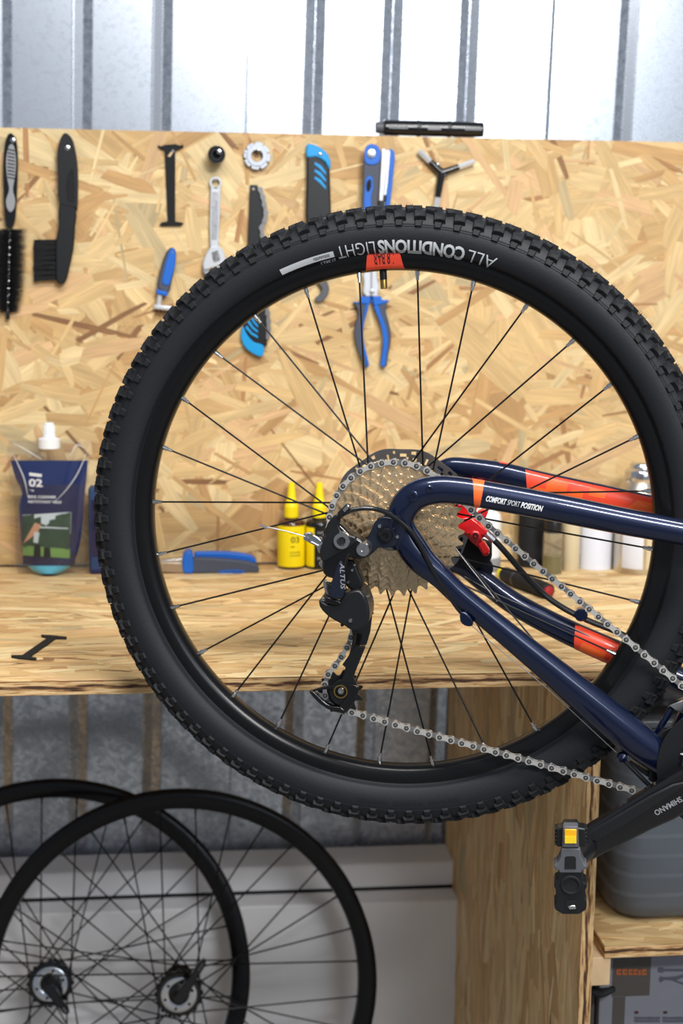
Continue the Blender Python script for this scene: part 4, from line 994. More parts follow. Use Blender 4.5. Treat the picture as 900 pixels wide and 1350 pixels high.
def polar(px, py, z):
    q = WL(px, py, z); return math.atan2(q.y, q.x), math.hypot(q.x, q.y)
def side_pt(phi, rho, lift=.0008): return V(rho*math.cos(phi), rho*math.sin(phi), tz(rho)+lift)
r_out = polar(546, 317.5, .024)[1]; r_in = polar(546, 334.5, .024)[1]
def tyre_text(s, pxa, pxb, bold, shear=.0, ro=r_out, ri=r_in, space=1.0):
    a0 = polar(*pxa, .024)[0]; a1 = polar(*pxb, .024)[0]
    text_on('lettering', s, TYPRINT, tyre, lambda x, y: side_pt(a0+(a1-a0)*x, ro+(ri-ro)*y), bold, shear, space, 8)
tyre_text('ALL', (655, 344), (617, 334), -.006, .15)
tyre_text('CONDITIONS', (613, 332), (498, 328), .035, .0, space=.96)
tyre_text('LIGHT', (494, 328), (444, 334), -.006, .0)
a0, a1 = polar(440, 336, .024)[0], polar(369, 357, .024)[0]; ra = polar(405, 341, .024)[1]; rb = polar(405, 349, .024)[1]
vs = [side_pt(a0+(a1-a0)*i/24, ra+(rb-ra)*j/4) for i in range(25) for j in range(5)]
bar = MB().add(vs, [(5*i+j, 5*i+j+1, 5*i+j+6, 5*i+j+5) for i in range(24) for j in range(4)]).build('white_stripe', TYPRINT, tyre)
text_on('lettering', '27.5x2.1', TYPRINT, tyre, lambda x, y: side_pt(a0+(a1-a0)*.28*x, rb-.0016-.0040*y), .01)
blocks_on('lettering', 12, GREY, tyre, lambda x, y: side_pt(a0+(a1-a0)*(.08+.3*x), rb+.0042-.0028*y, .0009), 3)
for k_ in range(3):                                     # faint moulded words low on the tyre
    aa = -PI/2-.12+k_*.13
    blocks_on('moulded_lettering', 8, KNOB, tyre, lambda x, y, aa=aa: side_pt(aa+.11*x, .3120+.004*y, .0007), 11+k_)
# rim
RP = [(.2975, .0112), (.2983, .0128), (.2975, .0143), (.2945, .0146), (.2880, .0140), (.2820, .0116), (.2786, .0070), (.2777, 0)]
prof = RP+[(r, -z) for r, z in RP[::-1][1:]]+[(.290, -.010), (.287, 0), (.290, .010)]
MB().lathe(prof, 240, closed=True).build('rim', RIMB, bike, sharp=50)
def rim_pt(phi, f, lift=.0003):                          # f: 0 hook .. 1 spoke bed
    s_ = f*(len(RP)-3)+1; i = min(int(s_), len(RP)-2); u = s_-i
    r = RP[i][0]*(1-u)+RP[i+1][0]*u; z = RP[i][1]*(1-u)+RP[i+1][1]*u
    return V((r-lift*.3)*math.cos(phi), (r-lift*.3)*math.sin(phi), z+lift)
aL, aR = polar(482, 359, .012)[0], polar(533, 356, .012)[0]; aLt, aRt = polar(486, 340, .014)[0], polar(525, 338, .014)[0]
vs = []; n = 10
for i in range(n+1):
    f = i/n
    for j in range(n+1):
        u = j/n; f2 = .16+f*.77; vs.append(rim_pt((aLt*(1-f)+aL*f)*(1-u)+(aRt*(1-f)+aR*f)*u, f2))
stk = MB().add(vs, [(i*(n+1)+j, i*(n+1)+j+1, (i+1)*(n+1)+j+1, (i+1)*(n+1)+j) for i in range(n) for j in range(n)]).build('rim_sticker', RORANGE, bike)
am = (aL+aR)/2
text_on('lettering', '1.8 BAR', DPRINT, stk, lambda x, y: rim_pt(am-.035+.075*x+.0, .30+.42*y, .0007), .01)
blocks_on('lettering', 12, DPRINT, stk, lambda x, y: rim_pt(am-.03+.06*x, .14+.06*y, .0007), 5)
a_v = polar(505.5, 370, 0)[0]                            # valve
def radial(a, r, z=0): return V(r*math.cos(a), r*math.sin(a), z)
MB().tube([radial(a_v, .280), radial(a_v, .2685)], .0040, 14).build('valve_stem', BLK, bike)
MB().tube([radial(a_v, .2688), radial(a_v, .2680), radial(a_v, .2590), radial(a_v, .2585)], [.0036, .0038, .0038, .0032], 14).build('valve_tip', BRASS, bike)
# spokes
ph1 = polar(206, 662, .004)[0]                           # nipple number 1, then every 12.86 degrees clockwise
for kf in range(28):
    a = ph1-(kf-1)*2*PI/28; near = kf % 2; cw = ((kf//2) % 2 == 0)
    fz = .0195 if near else -.034; fr = .0275
    ha = a-1.30 if cw else a+1.30
    h = V(fr*math.cos(ha), fr*math.sin(ha), fz); e = V(.2780*math.cos(a), .2780*math.sin(a), .004 if near else -.004)
    sp_ = MB().tube([h, e], .00100, 8).build('spoke', SPK, bike); d = (h-e).normalized()
    MB().tube([e-d*.002, e+d*.005, e+d*.0055, e+d*.0100], [.0026, .0026, .0019, .0018], 10).build('nipple', NIP, sp_)
# hub, rotor, cassette
MB().lathe([(0, -.062), (.010, -.062), (.011, -.046), (.022, -.044), (.022, -.037), (.031, -.0365), (.0315, -.032), (.020, -.028), (.0165, 0), (.021, .014), (.031, .0175), (.0315, .021), (.020, .0225), (.018, .062), (.011, .064), (.010, .070), (0, .070)], 40).build('hub', BLKG, bike)
mb = MB(); NA = 180; rings = [.0605, .0635, .067, .0705, .074, .0775, .0800]; zr = -.0405; th_ = .0018
def solid(i, j):
    if j in (0, 5): return True
    ph = i % 18
    if j == 1: return ph not in (2, 3, 11, 12)
    if j == 2: return ph not in (2, 3, 6, 15)
    if j == 3: return ph not in (7, 8, 9, 15)
    return ph not in (3, 4, 12)
def rr_(i, j): return rings[j] + (.0011*math.cos(2*PI*i/NA*10) if j >= 5 else 0)
for i in range(NA):
    for j in range(6):
        if not solid(i, j): continue
        c4 = [(rr_(q, w_)*math.cos(2*PI*q/NA), rr_(q, w_)*math.sin(2*PI*q/NA)) for q, w_ in ((i, j), (i+1, j), (i+1, j+1), (i, j+1))]
        k0 = len(mb.v); mb.v += [(x, y, zr) for x, y in c4]+[(x, y, zr-th_) for x, y in c4]
        mb.f += [(k0, k0+3, k0+2, k0+1), (k0+4, k0+5, k0+6, k0+7)]
        if j == 5: mb.f.append((k0+3, k0+2, k0+6, k0+7))
        elif not solid(i, j+1): mb.f.append((k0+3, k0+2, k0+6, k0+7))
        if j == 0 or not solid(i, j-1): mb.f.append((k0, k0+1, k0+5, k0+4))
        if not solid((i+1) % NA, j): mb.f.append((k0+1, k0+2, k0+6, k0+5))
        if not solid((i-1) % NA, j): mb.f.append((k0, k0+3, k0+7, k0+4))
rot = mb.build('brake_rotor', ROTOR, bike)
for i in range(6):
    a = 2*PI*i/6
    MB().prism([(.022*math.cos(a), .022*math.sin(a)), (.022*math.cos(a+.25), .022*math.sin(a+.25)), (.061*math.cos(a+.75), .061*math.sin(a+.75)), (.061*math.cos(a+.62), .061*math.sin(a+.62))], zr-th_, zr).build('rotor_arm', BLKG, rot)
TEETH = [36, 32, 28, 24, 21, 18, 15, 13, 11]
cass = MB().lathe([(.0172, .023), (.0172, .0635), (.0150, .0645), (.0125, .0645), (.0125, .060)], 36).build('cassette', CHAIND, bike)
def sprocket(T, z, rin):
    rp = .0127/(2*math.sin(PI/T)); out = []; inn = []
    for i in range(T):
        a = 2*PI*i/T; s_ = 2*PI/T
        for f, dr in ((0, -.0036), (.14, -.0032), (.27, -.0008), (.38, .0022), (.46, .0034), (.54, .0034), (.62, .0022), (.73, -.0008), (.86, -.0032)):
            out.append(((rp+dr)*math.cos(a+f*s_), (rp+dr)*math.sin(a+f*s_))); inn.append((rin*math.cos(a+f*s_), rin*math.sin(a+f*s_)))
    return MB().ring(out, inn, z-.0009, z+.0009), rp
zc_ = .0245; rs = random.Random(4)
for i, T in enumerate(TEETH):
    nxt = .0127/(2*math.sin(PI/TEETH[i+1])) if i < 8 else .018
    mb, rp = sprocket(T, zc_, .0165)
    o = mb.build('sprocket', CASS, cass, bevel=.0005, seg=1); o.rotation_euler = (0, 0, rs.uniform(0, 1))
    if i < 7:                                            # shift ramps and rivets stamped into the tooth faces
        rm = MB(); rv = MB(); nr = 5 if i < 3 else 4
        for q in range(nr*3):
            a = 2*PI*q/(nr*3)+rs.uniform(-.1, .1); r0 = rp-.0045-rs.uniform(0, .003); da = .006/rp
            if r0 > nxt:
                rm.prism([(r0*math.cos(a), r0*math.sin(a)), ((r0+.0015)*math.cos(a+da), (r0+.0015)*math.sin(a+da)), ((r0-.0012)*math.cos(a+da*1.05), (r0-.0012)*math.sin(a+da*1.05)), ((r0-.0022)*math.cos(a), (r0-.0022)*math.sin(a))], .0008, .0013+.0008*(q % 2))
        if rm.v: rm.build('shift_ramps', NIP, o)
    if i < 8:
        MB().lathe([(nxt-.0065, zc_+.0008), (nxt-.0065, zc_+.0036), (nxt-.009, zc_+.0036), (nxt-.009, zc_+.0008)], 48, closed=True).build('spacer', CHAIND, cass)
    zc_ += .00435
# ---- chain
chain = MB().lathe([(.0006, 0), (.0009, .0004), (.0006, .0008)], 8, (0, 0, 0)).mesh('chain', CHAIND)
chain = thing('chain', None, None); chain.parent = bike; chain['label'] = 'silver bicycle chain'
rp36 = .0127/(2*math.sin(PI/36))
cpath = []
up = [(960, 954, .047), (900, 905, .045), (800, 822, .038), (700, 740, .031), (640, 690, .028)]
cpath += [WL(*q) for q in up]
dirn = (WL(612, 668, .0265)-WL(900, 905, .045)); a_t = math.atan2(dirn.y, dirn.x)-PI/2   # chain arrives moving up-left
for a in np.linspace(a_t, a_t+math.radians(152), 60): cpath.append(V(rp36*math.cos(a), rp36*math.sin(a), .0245))
low = [(436, 722, .0245), (444, 750, .0245), (447, 775, .0245), (451, 797, .0245), (459, 811, .0245), (465, 822, .0245), (464, 836, .0245), (458, 852, .0245), (446, 872, .0245), (433, 888, .0245), (428, 904, .0245), (429, 917, .0245), (436, 929, .0245), (448, 935, .0245), (462, 938, .0248),
       (505, 950, .0255), (560, 966, .027), (620, 982, .029), (690, 1001, .032), (760, 1021, .036), (850, 1046, .042), (900, 1060, .045)]
cpath += [V(*p) for p in cr_open([WL(*q) for q in low], 8)]
jp = resample([Vector(p) for p in cpath], .0127)
def link_mesh(outer):
    r_ = .0043; h = .00635; n = 9
    pl = [(-h+r_*math.cos(x), r_*math.sin(x)) for x in np.linspace(PI*.62, PI*1.38, n)]+[(-h*.25, -r_*.55), (h*.25, -r_*.55)]+[(h+r_*math.cos(x), r_*math.sin(x)) for x in np.linspace(-PI*.38, PI*.38, n)]+[(h*.25, r_*.55), (-h*.25, r_*.55)]
    z0 = .00235 if outer else .00125; mb = MB().prism(pl, z0, z0+.0009).prism(pl, -z0-.0009, -z0)
    if not outer:
        for x in (-h, h): mb.lathe([(.0038, -.0012), (.0038, .0012)], 14, (x, 0, 0))
    n1 = len(mb.f)
    if outer:
        for x in (-h, h): mb.lathe([(.0028, .0030), (.0027, .00335), (.0015, .00335)], 14, (x, 0, 0), caps=False)
    n2 = len(mb.f)
    if outer:
        for x in (-h, h): mb.lathe([(.0015, -.0036), (.0015, .0034), (.0013, .0035), (0, .0035)], 12, (x, 0, 0))
    me = mb.mesh('chain_link', CHAIN if outer else CHAIND); me.materials.append(PINDARK); me.materials.append(CHAIND)
    for k, p in enumerate(me.polygons): p.material_index = 0 if k < n1 else (1 if k < n2 else 2)
    return me
LM = [link_mesh(True), link_mesh(False)]
for k_ in range(len(jp)-1):
    o = bpy.data.objects.new('chain_link', LM[k_ % 2]); link(o, chain); d = jp[k_+1]-jp[k_]
    x = d.normalized(); z = V(0, 0, 1); z = (z-x*z.dot(x)).normalized(); y = z.cross(x)
    M = Matrix((x, y, z)).transposed().to_4x4(); M.translation = (jp[k_]+jp[k_+1])/2; o.matrix_local = M

# ---- frame tubes
class Tube:
    def __init__(s, pts, widths, flat=1.0):               # pts (px, py, z), widths in px; flat: depth / height ratio
        P3 = [WL(*q) for q in pts]; W3 = [w_*.5*np.dot(WC-CAM, FWD)/FPX*.97 for w_ in widths]
        arr = cr_open([(p.x, p.y, p.z, w_) for p, w_ in zip(P3, W3)], 10)
        s.p = [V(*a[:3]) for a in arr]; s.r = [a[3] for a in arr]; s.flat = flat; n = len(s.p)
        s.s = [0]
        for i in range(1, n): s.s.append(s.s[-1]+(s.p[i]-s.p[i-1]).length)
        s.T = [(s.p[min(i+1, n-1)]-s.p[max(i-1, 0)]).normalized() for i in range(n)]
        s.N = [(V(0, 0, 1)-t_*t_.z).normalized() for t_ in s.T]; s.U = [s.N[i].cross(s.T[i]) for i in range(n)]
    def at(s, L_, a, lift=0):
        L_ = min(max(L_, 0), s.s[-1]-1e-6); i = max(k_ for k_ in range(len(s.s)-1) if s.s[k_] <= L_); u = (L_-s.s[i])/(s.s[i+1]-s.s[i])
        f = lambda A: A[i]*(1-u)+A[i+1]*u
        r = f(s.r); return f(s.p)+f(s.N)*((r*s.flat+lift)*math.cos(a))+f(s.U)*((r+lift)*math.sin(a))
    def build(s, name, m, n=28):
        mb = MB(); vs = []; N_ = len(s.p)
        for i in range(N_): vs += [s.p[i]+s.N[i]*(s.r[i]*s.flat*math.cos(2*PI*k_/n))+s.U[i]*(s.r[i]*math.sin(2*PI*k_/n)) for k_ in range(n)]
        fs = [(i*n+k_, i*n+(k_+1) % n, (i+1)*n+(k_+1) % n, (i+1)*n+k_) for i in range(N_-1) for k_ in range(n)]+[tuple(range(n-1, -1, -1)), tuple((N_-1)*n+k_ for k_ in range(n))]
        s.o = mb.add(vs, fs).build(name, m, bike, sharp=50); return s
    def Lpx(s, px, z): # length along the tube whose centre shows at picture column px
        best = min(range(len(s.p)), key=lambda i: abs(proj_x(s.p[i])-px)); return s.s[best]
    def patch(s, name, m, fn, parent=None, n=12, lift=.0004):  # fn(u 0..1, v 0..1) -> (length, angle)
        vs = [s.at(*fn(i/n, j/n), lift) for i in range(n+1) for j in range(n+1)]
        return MB().add(vs, [(i*(n+1)+j, i*(n+1)+j+1, (i+1)*(n+1)+j+1, (i+1)*(n+1)+j) for i in range(n) for j in range(n)]).build(name, m, parent or s.o)
def proj_x(p):
    q = WC+WX*p.x+WY*p.y+WA*p.z-CAM; return 450+FPX*np.dot(q, RGT)/np.dot(q, FWD)
ssd = Tube([(530, 722, .066), (526, 697, .067), (531, 672, .068), (547, 654, .068), (573, 646, .068), (605, 647, .067), (660, 656, .065), (740, 671, .062), (820, 687, .059), (900, 702, .056), (990, 720, .052)], [26, 34, 38, 38, 37, 36, 36, 36, 35, 33, 32], .8).build('seat_stay', NAVY)
la, lb = ssd.Lpx(619, 0), ssd.Lpx(634, 0); lc, ld = ssd.Lpx(627, 0), ssd.Lpx(637, 0)
ssd.patch('orange_stripe', ORANGE, lambda u, v: ((la*(1-v)+ssd.Lpx(631, 0)*v)*(1-u)+(ssd.Lpx(633, 0)*(1-v)+ssd.Lpx(636, 0)*v)*u, 1.5-3.0*v))
sa, sb = ssd.Lpx(639, 0), ssd.Lpx(714, 0)
def stext(s_, x0, x1, bold): text_on('lettering', s_, WHITE, ssd.o, lambda x, y: ssd.at(sa+(sb-sa)*(x0+(x1-x0)*x), -.30+.40*y, .0005), bold, .25)
stext('COMFORT', 0, .36, .035); stext('SPORT', .375, .60, -.008); stext('POSITION', .615, 1.0, .035)
for px_, py_ in ((553, 653), (568, 649)):                # rack bosses
    c = WL(px_-9, py_+1, .083) if px_ < 560 else WL(px_-2, py_-4, .081)
    r_ = .0055 if px_ < 560 else .004
    MB().lathe([(r_, -.008), (r_, 0), (r_*.8, .0006), (r_*.45, .0006), (r_*.4, -.002), (0, -.002)], 20, tuple(c)).build('rack_boss', NAVY, bike)
csd = Tube([(530, 700, .066), (541, 722, .067), (558, 742, .067), (580, 760, .066), (605, 784, .064), (650, 821, .060), (720, 878, .055), (790, 936, .050), (850, 984, .047), (885, 1010, .045)], [34, 36, 36, 31, 30, 31, 37, 46, 47, 40], .72).build('chain_stay', NAVY)
dp = [(513, 670), (528, 668), (543, 672), (546, 690), (560, 712), (572, 730), (584, 743), (590, 756), (575, 772), (562, 764), (550, 752), (536, 735), (518, 722), (505, 716), (498, 702), (503, 686)]
q = [WL(a, b, .067) for a, b in dp]
MB().prism(sm([(p.x, p.y) for p in q], 3), .061, .0725).build('dropout', NAVY, bike, bevel=.0025)
hp_ = [(497, 684), (514, 682), (523, 690), (526, 704), (523, 718), (510, 722), (499, 722), (490, 730), (479, 736), (470, 731), (470, 722), (479, 716), (487, 704)]
q = [WL(a, b, .076) for a, b in hp_]
MB().prism(sm([(p.x, p.y) for p in q], 3), .070, .0775).build('derailleur_hanger', NAVYD, bike, bevel=.0012)
def disc(name, m, px, py, z, rpx, h, parent=None, prof=None, n=28):
    c = WL(px, py, z); r_ = rpx*.81e-3
    pr = prof or [(1, -1), (1, -.25), (.85, 0), (0, 0)]
    return MB().lathe([(a*r_, b*h) for a, b in pr], n, (c.x, c.y, c.z)).build(name, m, parent or bike)
disc('axle_nut', BLKG, 508, 706, .084, 9.5, .008, prof=[(1, -1), (1, -.2), (.85, 0), (.42, 0), (.36, -.5), (0, -.5)])
disc('hanger_bolt', NIP, 500, 694, .0795, 2.6, .002); disc('hanger_bolt', NIP, 523.5, 708, .0795, 2.4, .002)
# non-drive stays, behind the wheel
ssn = Tube([(578, 650, -.068), (574, 630, -.069), (590, 617, -.069), (615, 618, -.068), (660, 626, -.066), (720, 641, -.064), (790, 656, -.060), (862, 671, -.056), (960, 690, -.052)], [20, 26, 28, 31, 36, 38, 38, 36, 34], .8).build('seat_stay', NAVY)
for k_, (x0, x1, y0, y1, m) in enumerate(((691, 905, 1.05, -.9, RORANGE), (722, 748, .75, -.6, ORANGE), (700, 722, -.1, -.88, ORANGE), (752, 770, .3, -.85, ORANGE), (776, 800, .7, .1, ORANGE), (790, 830, -.2, -.85, ORANGE), (835, 860, .5, -.5, ORANGE), (655, 668, 1.5, 1.15, RORANGE))):
    A, B = ssn.Lpx(x0, 0), ssn.Lpx(x1, 0); sk = .010 if k_ == 0 else .014*(k_ % 3-1)
    ssn.patch('orange_camouflage', m, lambda u, v, A=A, B=B, y0=y0, y1=y1, sk=sk: (A+(B-A)*u+sk*v*(1-u), y0+(y1-y0)*v), lift=.0003+.0002*(k_ > 0))
csn = Tube([(590, 742, -.064), (612, 748, -.066), (640, 768, -.066), (680, 797, -.063), (740, 829, -.058), (800, 856, -.053), (880, 890, -.048), (960, 925, -.044)], [24, 28, 31, 33, 35, 37, 38, 38], .8).build('chain_stay', NAVY)
A, B = csn.Lpx(751, 0), csn.Lpx(850, 0)
csn.patch('orange_camouflage', RORANGE, lambda u, v: (A+(B-A)*u+.012*v*(1-u), 1.1-2.3*v))
A2, B2 = csn.Lpx(768, 0), csn.Lpx(800, 0)
csn.patch('orange_camouflage', ORANGE, lambda u, v: (A2+(B2-A2)*u, -.1-.8*v), lift=.0006)
pts = [WL(a, b, -.064) for a, b in [(566, 640), (600, 640), (612, 690), (640, 730), (650, 752), (630, 775), (602, 745), (585, 700)]]
MB().prism(sm([(p.x, p.y) for p in pts], 3), -.070, -.062).build('dropout', NAVYD, bike, bevel=.002)
pts = [WL(a, b, -.050) for a, b in [(587, 704), (603, 699), (622, 706), (648, 716), (648, 736), (640, 744), (622, 752), (604, 744), (595, 728)]]
MB().prism([(p.x, p.y) for p in pts], -.060, -.046).build('caliper_mount', BLKM, bike, bevel=.002)
# brake caliper
cal = thing('brake_caliper', None, None); cal.parent = bike; cal['label'] = 'red hydraulic brake caliper'
def bp(name, pts, z0, z1, m, parent, bevel=.0015, smooth=2, z=None):
    zz_ = (z0+z1)/2 if z is None else z
    q = [(WL(a, b, zz_).x, WL(a, b, zz_).y) for a, b in pts]
    return MB().prism(sm(q, smooth) if smooth else q, z0, z1).build(name, m, parent, bevel=bevel)
C3 = lambda pts: crop(580, 580, 5.625, pts)
bp('body', C3([(100, 490), (125, 465), (200, 470), (262, 485), (275, 510), (240, 545), (235, 570), (260, 600), (330, 645), (362, 680), (340, 705), (310, 715), (330, 790), (367, 820), (360, 838), (325, 842), (285, 780), (240, 745), (190, 690), (120, 650), (105, 610), (150, 580), (100, 540)]), -.058, -.030, RED, cal, .003)
bp('lobe', C3([(105, 605), (170, 572), (240, 578), (300, 625), (350, 675), (330, 705), (260, 690), (200, 695), (140, 655)]), -.032, -.022, RED, cal, .004)
bp('bracket', C3([(290, 520), (358, 505), (345, 560), (325, 595), (300, 570), (275, 540)]), -.058, -.044, RED, cal, .002)
bp('lug', C3([(225, 675), (275, 668), (305, 695), (300, 735), (262, 745), (230, 725)]), -.034, -.020, RED, cal, .002)
c = WL(580+262/5.625, 580+713/5.625, -.0195); MB().lathe([(.0035, -.002), (.0035, .0006), (.002, .0006), (.002, -.001), (0, -.001)], 16, tuple(c)).build('bolt', BLKM, cal)
bp('nozzle', C3([(280, 770), (325, 745), (368, 815), (365, 830), (325, 843)]), -.030, -.020, RED, cal, .002, 0)
hose = [(641, 703, -.030), (655, 716, -.032), (672, 735, -.036), (695, 762, -.044), (720, 786, -.050), (745, 803, -.046), (775, 818, -.044), (810, 832, -.042), (850, 850, -.042), (900, 870, -.04)]
MB().tube(cr_open([WL(*q) for q in hose], 6), .0034, 10).build('brake_hose', BLK, bike)
MB().tube([WL(640, 702, -.030), WL(651, 712, -.031)], [.0046, .0042], 10).build('hose_fitting', STEEL, cal)
c = WL(768, 810, -.044); MB().lathe([(.0075, -.006), (.0075, .004), (.006, .006), (0, .006)], 16, (c.x-.002, c.y, c.z)).build('hose_clip', NAVY, bike)
# shift cable
cab = [(446, 682, .100), (455, 676, .099), (470, 671, .096), (488, 670, .092), (508, 675, .086), (526, 686, .082), (541, 700, .080), (553, 718, .079), (563, 738, .078), (574, 758, .076), (588, 779, .072), (601, 799, .068), (612, 812, .066)]
MB().tube(cr_open([WL(*q) for q in cab], 6), .0026, 12).build('shift_housing', BLKG, bike)
bp('cable_stop', [(607, 806), (615, 806), (624, 817), (622, 824), (613, 823), (607, 817)], .058, .072, NAVY, bike, .002)
MB().tube(cr_open([WL(*q) for q in [(616, 820, .066), (660, 858, .061), (720, 907, .056), (812, 992, .048)]], 6), .0005, 6).build('shift_cable', CHAIND, bike)
c = WL(820, 998, .048); MB().lathe([(0, -.006), (.005, -.004), (.006, 0), (.005, .004), (0, .006)], 16, tuple(c)).build('cable_guide', NAVY, bike)
MB().tube(cr_open([WL(*q) for q in [(822, 1002, .048), (838, 1018, .047), (856, 1036, .046)]], 5), .0026, 10).build('shift_housing', BLK, bike)
MB().tube(cr_open([WL(*q) for q in [(585, 690, -.02), (600, 722, -.005), (655, 793, .0)]], 5), .0006, 6).build('brake_cable', STEEL, bike)
MB().tube(cr_open([WL(*q) for q in [(612, 760, -.04), (650, 781, -.04), (720, 812, -.045), (812, 856, -.045)]], 5), .0008, 6).build('brake_cable', BLK, bike)

# ---- rear derailleur
der = thing('rear_derailleur', None, None); der.parent = bike; der['label'] = 'black rear derailleur'
bp('upper_knuckle', [(432, 692), (441, 684), (452, 690), (462, 700), (472, 706), (484, 714), (488, 724), (482, 733), (470, 735), (462, 730), (458, 745), (452, 760), (432, 758), (426, 745), (428, 725), (426, 705)], .074, .096, BLKG, der, .003)
bp('cable_arm', [(430, 700), (432, 690), (442, 678), (450, 680), (447, 692), (455, 703), (470, 707), (466, 718), (444, 730), (426, 740), (422, 725), (427, 712)], .090, .100, BLK, der, .002)
bp('barrel_adjuster', [(444, 676), (458, 663), (463, 667), (450, 682)], .094, .104, BLK, der, .002, 0)
bp('barrel_tip', [(452, 671), (459, 664), (462, 667), (455, 675)], .0935, .1045, STEEL, der, .001, 0)
disc('pivot_bolt', NIP, 450, 713.5, .104, 11.5, .008, der, [(1, -1), (1, -.2), (.9, 0), (.55, 0), (.5, -.35), (.2, -.35), (0, -.35)])
disc('pivot_core', BLKM, 450, 713.5, .1025, 5.0, .002, der)
disc('hanger_pivot', STEEL, 478, 725, .101, 9.3, .022, der, [(1, -1), (1, -.12), (.88, 0), (.3, 0), (.26, -.1), (0, -.1)])
bp('outer_link', [(447, 738), (453, 740), (455, 757), (455, 778), (451, 788), (438, 786), (436, 774), (441, 757)], .082, .098, NAVYD, der, .003)
pa, pb = WL(450.5, 742, .0985), WL(452.0, 777, .0985); dxy = pb-pa; nrm = V(-dxy.y, dxy.x, 0).normalized()
text_on('lettering', 'ALTUS', LGREY, der, lambda x, y: pa+dxy*x+nrm*(.0052*(y-.45)), .01, .2)
bp('inner_link', [(456, 735), (468, 738), (474, 752), (480, 768), (472, 776), (458, 772), (455, 752)], .062, .080, BLK, der, .003)
for px_, py_, r_ in ((464, 752, 2.0), (458.5, 768, 1.8), (467, 745, 1.6), (445, 784.5, 2.4), (426, 791, 2.6), (461.5, 818.5, 2.8), (484, 786, 2.2)):
    disc('small_bolt', NIP, px_, py_, .094 if py_ > 775 else .083, r_, .004, der)
bp('lower_knuckle', [(425, 784), (434, 790), (448, 790), (456, 779), (466, 774), (478, 773), (486, 784), (490, 800), (487, 818), (470, 826), (456, 818), (444, 812), (433, 804), (425, 794)], .050, .092, BLK, der, .004)
bp('knuckle_step', [(432, 787), (447, 792), (450, 796), (440, 797), (430, 793)], .090, .095, BLKG, der, .001)
for i in range(7):                                        # return spring coils
    y = 768+i*3.0
    pts = [WL(433+4.5*math.cos(a), y+1.2*math.sin(a)+a*.25, .080+.007*math.sin(a)) for a in np.linspace(0, 2*PI, 14)]
    MB().tube(pts, .0008, 6).build('spring_coil', GREY, der)
bp('spring_hook', [(426, 766), (430, 764), (431, 774), (434, 784), (430, 782), (427, 774)], .084, .088, STEEL, der, .001)
# bright cable clamp at the left
bp('clamp_plate', [(401, 702), (412, 704), (421, 709), (427, 714), (430, 720), (426, 722), (428, 732), (420, 728), (417, 718), (406, 714), (400, 711)], .086, .091, CHR, der, .001, 0)
bp('clamp_plate', [(402, 712), (407, 711), (420, 718), (430, 712), (431, 719), (420, 721), (415, 719)], .089, .094, NIP, der, .001, 0)
disc('clamp_bolt', CHR, 407, 707.5, .098, 5.0, .008, der, [(1, -1), (1, -.1), (.9, 0), (.5, 0), (.45, -.3), (0, -.3)], 6)
bp('limit_screw', [(420, 742), (426, 736), (432, 738), (431, 745), (424, 748)], .084, .092, STEEL, der, .001, 0)
MB().tube([WL(408, 709, .094), WL(380, 701, .096), WL(349, 694, .098)], .0007, 6).build('cable_end', STEEL, der)
MB().tube([WL(353, 696.5, .098), WL(343, 692, .098)], [.0016, .0012], 8).build('cable_crimp', NIP, der)
# cage with its pulleys
cg = [(470, 780), (487, 785), (491, 807), (488, 833), (480, 857), (471, 879), (466, 892), (473, 905), (468, 924), (457, 938), (439, 937), (421, 926), (408, 912), (410, 907), (424, 905), (447, 901), (457, 881), (451, 876), (463, 860), (466, 848), (466, 830), (463, 822)]
q = [(WL(a, b, .036).x, WL(a, b, .036).y) for a, b in cg]
bp('outer_cage', [(463, 800), (487, 785), (491, 807), (488, 833), (483, 850), (475, 851), (477, 836), (470, 834), (468, 849), (463, 862), (465, 839), (462, 822)], .034, .038, BLK, der, .001, 0)
bp('outer_cage', [(464, 858), (469, 850), (474, 852), (482, 851), (480, 857), (471, 879), (466, 892), (471, 903), (462, 908), (446, 903), (457, 881), (451, 876)], .034, .038, BLK, der, .001, 0)
bp('chain_guide', [(408, 911), (424, 905), (440, 903), (455, 900), (470, 903), (473, 908), (468, 924), (457, 938), (448, 939), (449, 928), (455, 922), (458, 912), (450, 906), (440, 908), (430, 908)], .034, .040, BLKG, der, .0012, 2)
bp('chain_guide', [(408, 911), (414, 910), (426, 922), (438, 930), (450, 931), (456, 938), (439, 937), (421, 926)], .033, .041, BLKG, der, .0012, 2)
bp('pulley_shield', circ(452, 913, 17.5, 20), .0325, .0365, BLK, der, .001, 0)
bp('inner_cage', [(462, 800), (478, 792), (482, 812), (479, 838), (470, 862), (460, 885), (463, 910), (455, 926), (440, 926), (432, 915), (438, 902), (450, 895), (458, 870), (464, 845), (462, 822)], .012, .015, BLK, der, .0008)
for px_, py_, T in ((463, 799, 11), (449, 912, 11)):
    c = WL(px_, py_, .0245); mb, rp = sprocket(11, 0, .008)
    o = mb.build('pulley', BLK, der); o.location = c
    MB().lathe([(.0085, -.003), (.0085, .003), (.004, .0035), (0, .0035)], 20).build('bushing', GREY, o)
disc('pulley_bolt', NIP, 449, 911.5, .043, 4.6, .008, der, [(1, -1), (1, -.1), (.85, 0), (.4, 0), (.35, -.3), (0, -.3)])
MB().lathe([(.0078, .0385), (.0078, .0402), (.0064, .0402), (.0064, .0385)], 28, (WL(449, 911.5, .039).x, WL(449, 911.5, .039).y, 0), closed=True).build('bolt_washer', BRASS, der)

